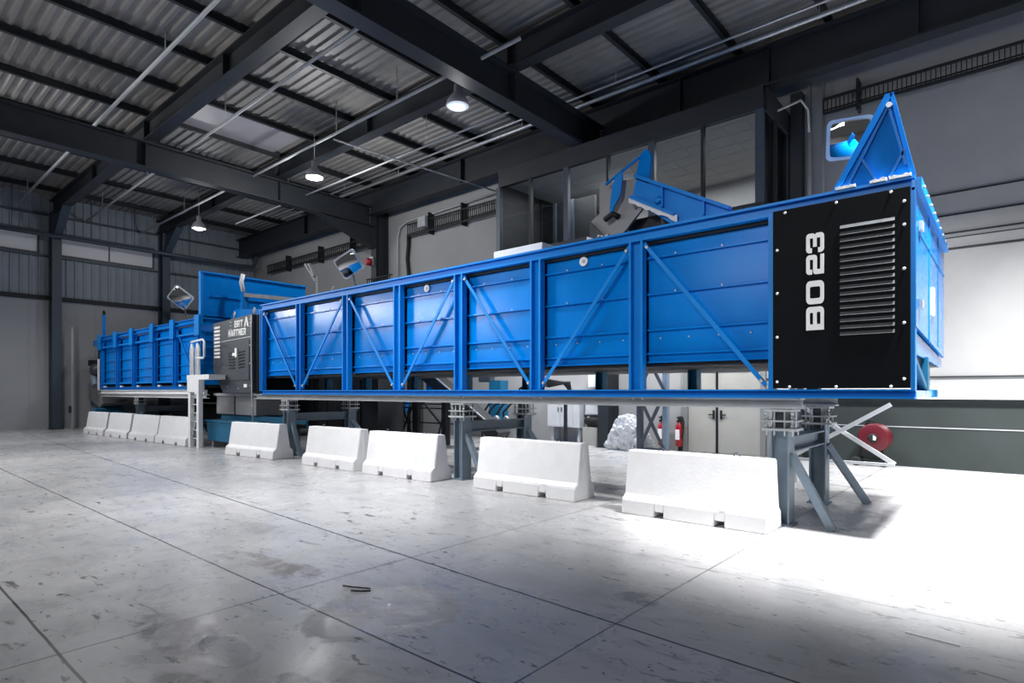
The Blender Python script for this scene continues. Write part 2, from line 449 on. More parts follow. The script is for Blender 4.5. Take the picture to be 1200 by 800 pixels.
colA = column(-20.2, 14.75, 15.38, .34, 9.2, 'dark steel column at the back wall carrying a red siren')
colB = column(-9.15, 14.75, 15.38, .34, 5.5, 'dark steel column on the back wall beside the crumpled film heap')
def lcolumn(y, label):
    root = thing('steel_column', label, 'column', (XL+.35, y, 0), 'steel wall columns')
    MB().ibeam((XL+.37, y, .03), (XL+.37, y, 9.3), .6, .34, .035, .025, (1, 0, 0)).build('shaft', 'girt', root)
    MB().box(XL+.03, XL+.72, y-.22, y+.22, 0, .03).build('base_plate', 'dark', root)
    kb = MB(); kb.poly([(XL+.66, y-.015, 9.3), (XL+2.3, y-.015, 9.3), (XL+.66, y-.015, 8.2)], (0, 1, 0), .03)
    kb.extr([(-.15, -.015), (.15, -.015), (.15, .015), (-.15, .015)], (XL+.66, y, 8.2), (XL+2.3, y, 9.3))
    kb.build('knee_brace', 'girt', root)
lcolumn(6.45, 'tall blue-grey column between the two high windows'); lcolumn(10.75, 'blue-grey column at the right end of the second high window')
for y, z, lab in ((6.45, 9.62, 'long dark roof beam running from the left column across the ceiling'), (10.65, 9.62, 'long dark roof beam in the ceiling middle, above the hanging lamps')):
    root = thing('roof_beam', lab, 'roof beam', ((XL+XR)/2, y, z-.3), 'long roof beams running from the left wall')
    MB().ibeam((XL+.05, y, z), (XR, y, z), .62, .34, .035, .025).build('beam', 'dark', root)
    for x in (-20.2, -9.15, -25.6, -14.7):
        MB().box(x-.012, x+.012, y-.16, y+.16, z-.27, z+.27).build('stiffener', 'dark', root)
root = thing('roof_beam', 'heavy dark beam running along the top of the back wall', 'roof beam', ((XL+XR)/2, 14.5, 8.8), 'long roof beams running from the left wall')
MB().ibeam((XL+.05, 14.55, 9.32), (XR+4, 14.55, 9.32), .95, .36, .04, .03).build('beam', 'dark', root)
for x in (-25, -14.7, -6.6, -4.4, -1.5):
    MB().box(x-.012, x+.012, 14.38, 14.72, 8.9, 9.76).build('stiffener', 'dark', root)
pos = [-30.4, -27.7, -25., -22.2, -19.9, -17.7, -15.6, -13.6, -11.6, -9.35, -7.25, -5.2, -3.2, -1.2]
for i, x in enumerate(pos):
    o = MB().extr([(-.05, -.1), (.05, -.1), (.05, -.08), (-.03, -.08), (-.03, .08), (.05, .08), (.05, .1), (-.05, .1)], (x, YF, 10.03), (x, YB, 10.03)).build('roof_purlin', 'purlin')
    tag(o, 'thin dark roof purlin under the corrugated sheets, %s from the left wall' % ORD[i], 'purlin', 'roof purlins under the sheeting')

# translucent roof panel
o = MB().box(-20.1, -18.0, 7.15, 10.3, ZR-.025, ZR-.005).build('roof_light_panel', 'skylight')
tag(o, 'pale translucent rectangular roof panel beside the left girder', 'roof panel')

# pipes under the roof, each with its hangers
def pipe(pts, r, label, m='beamgrey', hang=(), grp='pipes under the roof', nm='ceiling_pipe'):
    root = thing(nm, label, 'pipe', pts[0], grp)
    MB().tube(pts, r, 8).build('pipe_run', m, root)
    for (x, y, z) in hang:
        MB().tube([(x, y, z), (x, y, 10.1)], .012, 5).build('hanger_rod', m, root)
pipe([(-31.6, 5.2, 9.5), (-12, 5.1, 9.5), (2, 5.1, 9.5)], .045, 'pale pipe under the roof, nearest the camera', hang=[(x, 5.12, 9.5) for x in (-29.4, -22.6, -15, -9.9)])
pipe([(-31.6, 7.6, 9.3), (-9.5, 7.27, 9.3)], .04, 'thin pale pipe under the roof, running past the translucent panel', hang=[(x, 7.35, 9.3) for x in (-28.4, -23.2, -17)])
pipe([(-31.6, 9.75, 9.15), (-8, 9.6, 9.15)], .04, 'pale pipe running just in front of the middle roof beam', hang=[(-26.3, 9.7, 9.15), (-15, 9.65, 9.15), (-12.2, 9.64, 9.15)])
pipe([(-26, 11.7, 9.0), (-9.4, 11.7, 9.0)], .03, 'thin pipe just behind the middle roof beam', hang=[(-21.5, 11.7, 9.0), (-13.4, 11.7, 9.0)])
pipe([(-26, 13.9, 9.72), (XR, 13.9, 9.72)], .055, 'bright pipe along the upper edge of the back wall beam, lower of two', 'galv', hang=[(x, 13.9, 9.72) for x in (-17.5, -11.5, -3.2)])
pipe([(-26, 13.55, 9.78), (XR, 13.55, 9.78)], .03, 'slim bright pipe just above the back wall beam, upper of two', 'galv', hang=[(-20.5, 13.55, 9.78), (-8, 13.55, 9.78)])
pipe([(-14.6, 9.3, 8.75), (-13.1, 14.9, 8.3)], .025, 'thin conduit slanting from the lamps to the back wall')
pipe([(XL+.95, 2, 8.25), (XL+.95, 14.2, 8.25), (XL+1, 14.9, 8.3), (XL+1, 15, 8.5), (XL+1, 15, 10)], .09, 'blue-grey pipe running along the high left windows', 'girt', hang=[(XL+.95, y, 8.25) for y in (4.9, 7.6, 9.3, 11.7)], grp=None, nm='wall_pipe')
for x, lab in ((-3.72, 'left'), (-3.42, 'right')):
    pipe([(x, 15.25, 3.0), (x, 15.25, 8.9)], .045 if lab == 'left' else .03, 'upright pipe on the back wall right of the office, %s one of two' % lab, 'beamgrey', grp='upright pipes beside the office', nm='wall_pipe')
pipe([(-4.3, 14.2, 8.05), (-3.75, 14.6, 8.35), (-3.72, 15.1, 8.3), (-3.72, 15.2, 7.8)], .03, 'bent pipe reaching from the office corner to the upright pipes', 'beamgrey', grp=None, nm='wall_pipe')
pc = thing('wall_pilaster', 'dark pilaster on the back wall behind the upright pipes', 'pilaster', (-4.0, 15.25, 0))
MB().box(-4.12, -3.86, 15.12, 15.4, .0, 8.8).build('shaft', 'dark', pc)

# cable trays on the back wall
def tray(x0, x1, z0, z1, n, label, drops=()):
    root = thing('cable_tray', label, 'cable tray', ((x0+x1)/2, 15.2, z0), 'cable trays on the back wall')
    for z in (z0, z1):
        MB().box(x0, x1, 15.12, 15.18, z-.025, z+.025).build('side_rail', 'darker', root)
    r = MB()
    for k in range(n+1):
        x = x0+(x1-x0)*k/n; r.box(x-.009, x+.009, 15.14, 15.17, z0, z1)
    r.build('rungs', 'darker', root)
    for k in range(2): MB().tube([(x0, 15.2, z0+.04+.05*k), (x1, 15.2, z0+.09+.05*k)], .018, 5).build('cable', 'rubber', root)
    for x in drops: MB().box(x-.025, x+.025, 15.1, 15.4, z0-.12, z1+.25).build('bracket', 'darker', root)
tray(-18.5, -12.05, 7.85, 8.3, 62, 'dark ladder cable tray left of the glazed office', (-17.2, -15.4, -13.5))
tray(-30, -20.5, 7.85, 8.25, 80, 'dark ladder cable tray in the far back corner', (-28, -25, -22.4))
tray(-3.4, XR, 8.12, 8.45, 110, 'ladder cable tray above the right-hand mirror', (-2.7, 2.5))
o = MB().tube([(-18.6, 15.3, 0), (-18.6, 15.3, 6.3), (-18.7, 15.3, 7.0), (-18.62, 15.3, 7.6), (-18.62, 15.3, 7.95)], .07, 8).build('hanging_cable', 'rubber')
tag(o, 'black cable bundle curving up the wall beside the siren column', 'cable')
o = MB().tube([(-19.3, 15.3, 4), (-19.3, 15.3, 8.0), (-19.15, 15.3, 8.35), (-18.7, 15.3, 8.5), (-13, 15.3, 8.62)], .035, 8).build('wall_conduit', 'beamgrey')
tag(o, 'pale conduit bending from upright to level above the cable tray', 'conduit')
o = MB().box(-17.65, -17.2, 14.94, 15.08, 8.0, 8.4).build('wall_mounted_junction_box', 'beamgrey', bevel=.02)
tag(o, 'small grey junction box on the left cable tray', 'junction box')
# siren on column A
t = thing('alarm_siren', 'small red alarm siren on the dark column', 'siren', (-20.25, 14.72, 6.9))
MB().box(-20.4, -20.15, 14.66, 14.74, 6.85, 7.2).build('bracket', 'galv', t)
MB().lathe([(.06, 0), (.15, .04), (.16, .16), (.1, .24)], (-20.27, 14.68, 6.98), (0, -1, 0), 16).build('horn', 'red', t)
t = thing('column_tray', 'small ladder bracket with cables crossing the siren column', 'cable tray', (-20, 14.65, 6.1))
r = MB()
for z in (6.05, 6.3): r.box(-20.6, -18.9, 14.66, 14.72, z-.02, z+.02)
for k in range(11): r.box(-20.55+k*.15, -20.53+k*.15, 14.67, 14.7, 6.04, 6.31)
r.build('ladder_rail', 'darker', t)

# high-bay lamps
lamp_labels = ['hanging bell lamp nearest the camera, in front of the middle roof beam', 'hanging bell lamp in the ceiling middle, right of the left girder', 'hanging bell lamp farthest away, near the left windows']
LP = [(-9.9, 9.6, 8.3), (-16.6, 9.9, 8.3), (-25.6, 10.0, 8.35)]
root = thing('pendant_lamp', lamp_labels[0], 'lamp', LP[0], 'hanging bell lamps'); x, y, z = LP[0]
MB().lathe([(.26, 0), (.27, .03), (.24, .14), (.15, .26), (.09, .32), (.09, .5), (.05, .53)], (x, y, z), n=24).build('lamp_shade', 'skylight', root)
MB().lathe([(.02, -.05), (.16, -.035), (.24, 0), (.24, .02)], (x, y, z), n=24).build('lens', 'lamplens', root)
MB().tube([(x, y, z+.52), (x, y, 10.1)], .014, 6).build('hanger_rod', 'galv', root)
for lab, p in zip(lamp_labels[1:], LP[1:]):
    c = copy_tree(root); c.location = p; c['label'] = lab

# ------------------------------------------------------------------ upper office
def office():
    x0, x1, y0, z0, z1 = -12., -4.2, 13.4, 5.72, 8.25
    root = thing('glazed_office', 'dark framed glazed office box jutting from high on the back wall', 'office', (-8.1, 14.4, z0-.2))
    MB().box(x0, x1, y0, YB, z0-.2, z0).build('floor_slab', 'dark', root)
    MB().box(x0, x1, y0, YB+2.6, z1, z1+.12).build('roof_slab', 'dark', root)
    h = MB().box(x0, x1, y0-.04, y0+.1, 7.86, z1+.12); h.build('header', 'dark', root)
    MB().box(x1-.1, x1+.04, y0+.1, YB, 7.86, z1+.12).build('side_header', 'dark', root)
    MB().box(x0, x1, y0-.04, y0+.1, z0-.2, z0+.1).build('sill', 'dark', root)
    MB().box(x1-.1, x1+.04, y0+.1, YB, z0-.2, z0+.1).build('side_sill', 'dark', root)
    xs = [-12., -10.76, -9.48, -8.14, -6.88, -5.57, -4.28]
    ws = [.16, .07, .15, .07, .17, .07, .17]
    for x, w in zip(xs, ws):
        MB().box(x-w/2, x+w/2, y0-.05, y0+.07, z0+.1, 7.86).build('mullion', 'girt' if w > .1 else 'darker', root)
    for (a, wa), (c, wc) in zip(list(zip(xs, ws))[:-1], list(zip(xs, ws))[1:]):
        MB().box(a+wa/2, c-wc/2, y0+.005, y0+.02, z0+.1, 7.86).build('glass_pane', 'glass', root)
    for y in (14.2, YB-.2):
        MB().box(x1-.08, x1+.04, y-.07, y+.07, z0+.1, 7.86).build('mullion', 'darker', root)
    for a, c in ((y0+.08, 14.13), (14.27, YB-.27)):
        MB().box(x1-.03, x1-.015, a, c, z0+.1, 7.86).build('glass_pane', 'glass', root)
    # inside
    MB().box(x0, x1, YB+2.4, YB+2.5, z0, z1).build('inner_wall', 'wallback', root)
    cb = MB().box(x0, x1, y0+.12, YB+2.4, 8.0, 8.04)
    for k in range(1, 13): xx = x0+k*.6; cb.box(xx-.012, xx+.012, y0+.12, YB+2.4, 7.992, 8.0)
    for k in range(1, 8): yy = y0+k*.6; cb.box(x0, x1, yy-.012, yy+.012, 7.992, 8.0)
    cb.build('ceiling_tiles', 'ceiltile', root)
    MB().box(x0, x0+.08, YB, YB+2.4, z0, 8).build('end_wall', 'darker', root)
    MB().box(x1-.08, x1, YB, YB+2.4, z0, 8).build('partition', 'wallback', root)
    MB().box(-12, -9.9, 15.5, 15.6, z0, 7.75).build('dark_partition', 'darker', root)
    MB().box(-9.5, -9.0, 15.7, 15.9, z0, 7.7).build('cupboard', 'offwhite', root)
    for x in (-11.4, -10.7): MB().box(x-.05, x+.05, 15.42, 15.5, z0, 7.75).build('door_jamb', 'girt', root)
    MB().box(x0, x0+.04, y0+.1, YB, z0, z1).build('end_panel', 'darker', root)
office()

# ------------------------------------------------------------------ the near dryer
YP = 7.55          # plane of its front posts
def post_prof(w=.2, d=.12): 
    W = w/2
    return [(-W, 0), (-W+.035, 0), (-W+.035, d*.7), (W-.035, d*.7), (W-.035, 0), (W, 0), (W, d), (-W, d)]
def rail_prof(h, d, lip=.02):
    # channel, open to the front, profile in (y, z) from its lower front corner
    return [(0, 0), (d, 0), (d, h), (0, h), (0, h-lip), (d*.45, h-lip), (d*.45, lip), (0, lip)]
def rail(x0, x1, y, z, h, d, lip=.02):
    b = MB()
    # frame(): side axis for +X sweep with up z is -Y, so negate
    return b.extr([(-u, w) for u, w in rail_prof(h, d, lip)], (x0, y, z), (x1, y, z))
def panel(x0, x1, y, z0, z1, ribs, m, parent, dots=()):
    b = MB()
    pr = [(0, z0), (-.045, z0), (-.045, z0+.02)]
    for z in sorted(ribs):
        if z <= z0+.03: continue
        pr += [(0, z-.05), (0, z-.022), (-.05, z-.022), (-.05, z), (-.004, z+.012)]
    pr = [(0, z0+.02)] + pr[3:]
    pr += [(0, z1), (.03, z1), (.03, z0), (-.045, z0), (-.045, z0+.02)]
    b.extr([(-u, w) for u, w in pr], (x0, y, 0), (x1, y, 0))
    return b.build('side_panel', m, parent)

def dryer():
    root = thing('belt_dryer', 'long blue steel dryer on trestles with a black end cover', 'dryer', (-8., 9.2, 1.56))
    xs = [-15.25, -13.36, -11.36, -9.53, -7.75, -5.95, -4.12]
    XE, XB = -.81, -2.27
    rail(-15.33, XE, YP-.02, 3.79, .16, .14, .03).build('top_rail', 'blue_rail', root)
    rail(-15.33, XE, YP-.02, 1.565, .105, .16, .018).build('bottom_rail', 'blue_rail', root)
    rail(-15.33, XE, 9.6, 1.565, .105, -.16, .018).build('rear_bottom_rail', 'blue', root)
    for x in xs:
        w = .14 if x < -15 else .22
        MB().extr([(u, -v) for u, v in post_prof(w)], (x, YP-.03, 1.67), (x, YP-.03, 3.79), (0, -1, 0)).build('post', 'blue_rail', root)
    MB().box(XB-.03, XB+.03, YP-.03, YP+.12, 1.67, 3.79).build('post', 'blue_rail', root)
    MB().box(XE-.035, XE+.005, YP-.03, YP+.1, 1.67, 3.79).build('post', 'blue_rail', root)
    ribs = (3.56, 3.04, 2.53, 2.19)
    ed = xs+[XB]
    for a, c in zip(ed[:-1], ed[1:]):
        panel(a+.11, c-(.11 if c < -3 else .03), YP+.16, 2.05, 3.74, ribs, 'blue', root)
    # rivets in each bay
    for i, (a, c) in enumerate(zip(ed[:-1], ed[1:])):
        for k in range(4):
            x = a+.3+(c-a-.6)*k/3
            MB().lathe([(.014, 0), (.012, .012)], (x, YP+.157, 2.4), (0, -1, 0), 6).build('rivet', 'galv', root)
        for z in (3.565, 3.045):
            for x in (a+.55, a+1.2): MB().lathe([(.016, 0), (.012, .02)], (x, YP+.108, z), (0, -1, 0), 6).build('rivet', 'galv', root)
    # bracing: top and bottom of each rod
    T, Bt = 3.74, 1.72
    for (xa, za, xb, zb) in ((-15.15, T, -13.48, Bt), (-11.47, T, -13.24, Bt), (-11.25, T, -9.65, Bt), (-7.86, T, -9.41, Bt), (-7.64, T, -6.06, Bt), (-4.23, T, -5.84, Bt), (-4.0, T, -2.34, Bt)):
        d = MB().extr([(-.028, -.03), (.028, -.03), (.028, -.018), (-.014, -.018), (-.014, .03), (-.028, .03)], (xa, YP+.03, za), (xb, YP+.03, zb), (0, 1, 0)).build('diagonal_brace', 'blue_rail', root)
        for (x, z) in ((xa, za), (xb, zb)):
            MB().lathe([(.03, 0), (.022, .03)], (x+(xb-xa)*(.03 if x == xa else -.03), YP+.0, z+(zb-za)*(.03 if z == za else -.03)), (0, -1, 0), 6).build('bolt', 'galv', d)
    # splice bolts below the rail
    for x in xs:
        for s in (-.07, .07): MB().lathe([(.02, 0), (.02, .035)], (x+s, YP+.04, 1.53), (0, 0, 1), 6).build('bolt', 'galv', root)
    # thin dark strip in the gap under the top rail
    MB().box(-15.2, XB, YP+.1, YP+.16, 3.745, 3.785).build('gap_strip', 'darker', root)
    # black cover
    cov = MB().box(XB+.03, XE-.035, YP-.055, YP-.03, 1.68, 3.83).build('cover_panel', 'black', root, bevel=.004)
    cov['label'] = 'black end cover with white lettering'
    y = YP-.055
    def zz(v): return v
    n = 17; zt, zb_ = 3.52, 2.31
    for k in range(n):
        z = zb_+(zt-zb_)*k/(n-1)
        b = MB()
        b.add([(-1.51, y, z-.02), (-.985, y, z-.02), (-.985, y-.016, z-.03), (-1.51, y-.016, z-.03), (-1.51, y, z+.008), (-.985, y, z+.008)],
              [(0, 1, 2, 3), (3, 2, 5, 4), (0, 3, 4), (1, 5, 2), (0, 4, 5, 1)])
        b.build('louvre_slat', 'slat', cov)
    for x, z in [(-2.19, zq) for zq in (1.76, 2.3, 2.83, 3.35)]+[(-.9, zq) for zq in (1.78, 2.38, 2.96, 3.43, 3.68)]+[(xq, 1.7) for xq in (-2.05, -1.55, -1.02)]+[(-2.1, 3.79), (-1.55, 3.8), (-1.02, 3.805)]:
        MB().lathe([(.017, 0), (.012, .014)], (x, y, z), (0, -1, 0), 8).build('bolt', 'white', cov)
    for key, z in (('B', 2.36), ('O', 2.663), ('2', 3.01), ('3', 3.262)):
        g = glyph('letter' if key in 'BO' else 'digit', key, (-1.675, y-.002, z), (0, 0, 1), (-1, 0, 0), .272 if key in 'BO' else .228, .19, .008, 'paper', cov)
    # gauges
    for x in (-5.11, -8.79):
        g = MB().lathe([(.075, 0), (.075, .03), (.06, .035)], (x, YP+.155, 3.67), (0, -1, 0), 20).build('gauge', 'white', root)
        MB().lathe([(.03, 0), (.02, .012)], (x, YP+.12, 3.67), (0, -1, 0), 12).build('dial', 'galv', g)
    # end face and body
    YR = 10.75
    e = MB().poly([(XE+.012, YP-.02, 3.9), (XE+.012, YR, 3.76), (XE+.012, YR, 2.14), (XE+.012, YP-.02, 2.34)], (-1, 0, 0), .04).build('end_panel', 'blue', root)
    for yy in (8.75, 9.85): MB().box(XE, XE+.02, yy-.012, yy+.012, 2.25, 3.8).build('seam', 'blue_rail', e)
    MB().poly([(XE, YP+.1, 3.42), (XE, YR-.05, 3.36), (XE, YR-.05, 3.32), (XE, YP+.1, 3.38)], (1, 0, 0), .02).build('seam', 'blue_rail', e)
    for zq in (2.55, 3.4): MB().box(XE, XE+.05, 7.72, 7.86, zq, zq+.1).build('hinge', 'galv', e)
    MB().box(XE, XE+.04, 9.0, 9.16, 2.6, 2.95).build('reflection_patch', 'white', e)  # white patch standing in for a bright reflection on the end panel
    MB().poly([(XE+.01, YP-.02, 3.92), (XE+.01, YR+.05, 3.8), (XE+.01, YR+.05, 3.7), (XE+.01, YP-.02, 3.8)], (1, 0, 0), .05).build('end_rail', 'blue_rail', root)
    MB().poly([(XE-.02, YP+.15, 2.3), (XE-.02, YR, 2.12), (XE-.02, YR, 2.0), (XE-.02, YP+.15, 2.06)], (-1, 0, 0), .12).build('end_sill', 'blue', root)
    for k in range(9): MB().lathe([(.02, 0), (.014, .02)], (XE+.06, 7.7+k*.36, 3.85-k*.014), (1, 0, 0), 6).build('bolt', 'galv', root)
    MB().box(-15.3, XE-.05, YP+.1, YR, 3.86, 3.9).build('roof_sheet', 'blue', root)
    MB().box(-15.3, XE-.05, YR-.05, YR, 2.04, 3.88).build('rear_panel', 'blue', root)
    MB().box(-15.3, XE-.05, YP+.2, YR, 2.0, 2.06).build('belly_pan', 'darker', root)
    MB().box(-15.3, -15.24, YP+.15, YR, 2.0, 3.88).build('tail_panel', 'blue', root)
    for x in xs+[XB, -.95]:
        p_ = MB().ibeam((x, 9.55, 1.67), (x, 9.55, 2.04), .16, .18, .02, .02, (1, 0, 0)).build('rear_post', 'teal', root)
    for x in xs+[XB, XE-.06]:
        MB().box(x-.05, x+.05, YP+.13, 9.45, 1.575, 1.655).build('cross_tie', 'blue', root)
    # end frame below
    MB().bar((XE-.03, 7.7, 1.98), (XE-.03, 8.72, 1.68), .06, .06).build('end_brace', 'teal', root)
    MB().box(XE-.07, XE+.01, 8.66, 8.78, 1.66, 2.06).build('end_post', 'teal', root)
    MB().box(XE-.08, XE+.02, 9.6, 9.75, 1.57, 1.67).build('end_foot', 'teal', root)
    # triangular hood at the front end
    hx = [(-1.56, 3.955), (-.83, 3.955), (-.87, 4.05), (-1.0, 4.83), (-1.035, 4.88), (-1.08, 4.85)]
    hd = MB().poly([(x, YP+.02, z) for x, z in hx], (0, 1, 0), .03).build('triangular_hood', 'blue_matt', root)
    MB().poly([(-1.56, YP+.05, 3.95), (-1.08, YP+.05, 4.85), (-1.08, 8.5, 4.85), (-1.56, 8.5, 3.95)], (-.88, 0, .47), .03).build('hood_side', 'blue', hd)
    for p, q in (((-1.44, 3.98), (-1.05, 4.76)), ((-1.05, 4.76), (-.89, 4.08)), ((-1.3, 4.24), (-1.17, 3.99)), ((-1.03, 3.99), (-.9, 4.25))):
        MB().bar((p[0], YP+.005, p[1]), (q[0], YP+.005, q[1]), .025, .045, (0, 1, 0)).build('stiffener', 'blue_shade', hd)
    MB().poly([(-1.6, YP-.01, 3.95), (-1.53, YP-.01, 3.95), (-1.0, YP-.01, 4.9), (-1.08, YP-.01, 4.9)], (0, 1, 0), .03).build('hood_edge', 'blue_matt', hd)
    MB().poly([(-1.04, YP-.01, 4.9), (-1.0, YP-.01, 4.88), (-.8, YP-.01, 3.95), (-.85, YP-.01, 3.95)], (0, 1, 0), .03).build('hood_edge', 'blue_matt', hd)
    MB().lathe([(.03, 0), (.03, .03)], (-1.04, YP-.02, 4.76), (0, -1, 0), 8).build('bolt', 'galv', hd)
    # foam scraps along the rail
    for (x0, x1) in ((-1.56, -1.36), (-1.22, -1.06), (-1.04, -.84)):
        n = 9; b = MB(); top = [(x0+(x1-x0)*k/n, 3.955+.012+.022*random.random()) for k in range(n+1)]
        b.poly([(x, YP-.02, z) for x, z in [(x0, 3.945)]+top+[(x1, 3.945)]], (0, -1, 0), .035)
        b.build('foam_seal', 'woolsheet', root)
    # raised infeed flap with its curved arm and the grey chute
    y = 8.6
    arm = MB(); arm.poly([(-4.69, y, 5.15), (-3.15, y, 4.31), (-3.3, y, 3.9), (-4.0, y, 4.2), (-4.78, y, 4.79)], (0, 1, 0), .05)
    fl = arm.build('infeed_flap', 'blue_rail', root)
    MB().bar((-4.7, y-.03, 5.15), (-3.15, y-.03, 4.31), .1, .05).build('flap_rim', 'blue_rail', fl)
    MB().bar((-4.78, y-.04, 4.82), (-4.0, y-.04, 4.38), .12, .04).build('flap_rim', 'blue_rail', fl)
    for (xq, z0, z1) in ((-4.22, 4.55, 4.86), (-3.55, 4.3, 4.5)):
        MB().box(xq-.015, xq+.015, y-.05, y, z0, z1).build('flap_rib', 'blue_rail', fl)
    MB().lathe([(.07, 0), (.05, .03), (.02, .035)], (-4.3, y, 4.68), (0, -1, 0), 14).build('flap_boss', 'blue_rail', fl)
    MB().poly([(-4.72, y, 5.12), (-4.47, y, 4.98), (-4.43, y, 5.4), (-4.46, y, 5.5), (-4.53, y, 5.56), (-4.62, y, 5.5), (-4.66, y, 5.35)], (0, 1, 0), .04).build('flap_fin', 'blue', fl)
    MB().bar((-4.63, y-.02, 5.44), (-5.26, y-.02, 5.14), .04, .03).build('flap_rod', 'blue', fl)
    MB().poly([(-5.04, y-.04, 5.26), (-4.95, y-.04, 5.3), (-4.93, y-.04, 5.2), (-4.97, y-.04, 4.9), (-5.1, y-.04, 4.72), (-5.13, y-.04, 4.58), (-5.18, y-.04, 4.6), (-5.16, y-.04, 4.85), (-5.12, y-.04, 5.1)], (0, 1, 0), .03).build('counterweight_arm', 'blue_rail', fl)
    b = MB(); n = 16; lo = []; hi = []
    for k in range(n+1):
        x = -4.8+.84*k/n; z = 4.8-.47*k/n
        lo.append((x, y-.045, z-.05-.035*random.random())); hi.append((x, y-.045, z+.02+.03*random.random()))
    b.poly(lo+hi[::-1], (0, -1, 0), .02); b.build('foam_seal', 'woolsheet', fl)
    ch = MB().poly([(-5.46, y+.1, 5.24), (-4.69, y+.1, 5.15), (-4.75, y+.1, 4.68), (-5.2, y+.1, 3.92), (-5.66, y+.1, 3.92), (-5.62, y+.1, 4.62), (-5.46, y+.1, 4.72)], (0, 1, 0), .03).build('chute_plate', 'greyplate', root)
    MB().poly([(-5.1, y+.03, 4.62), (-4.6, y+.03, 4.62), (-5.12, y+.03, 4.12)], (0, 1, 0), .05).build('chute_wing', 'greyplate', ch)
    MB().poly([(-5.62, y+.03, 4.6), (-5.1, y+.03, 4.05), (-5.2, y+.03, 3.93), (-5.6, y+.03, 3.93)], (0, 1, 0), .05).build('chute_wing', 'anthracite', ch)
    MB().tube([(-5.28, y-.02, 4.55), (-5.12, y-.02, 4.62), (-5.02, y-.02, 4.55)], .05, 8).build('hinge', 'rubber', ch)
    MB().box(-5.0, -3.9, y+.3, y+.9, 3.9, 4.55).build('infeed_drive', 'darker', root)
    for (xq) in (-4.28, -3.98): MB().tube([(xq+.1, y+.1, 3.95), (xq, y+.1, 4.42)], .035, 8).build('cylinder', 'anthracite', root)
    for (x0, x1) in ((-5.2, -4.85), (-5.0, -4.75)):
        MB().poly([(x0, YP+.3, 3.9), (x1, YP+.3, 3.9), (x1-.03, YP+.3, 4.08), ((x0+x1)/2, YP+.3, 4.04), (x0+.04, YP+.3, 4.1)], (0, 1, 0), .06).build('foam_scrap', 'woolsheet', root)
    # white cover lying on the roof
    MB().box(-7.4, -6.25, 8.1, 8.7, 3.9, 4.25).build('vent_hood', 'white', root, bevel=.03)
    return root
near = dryer()

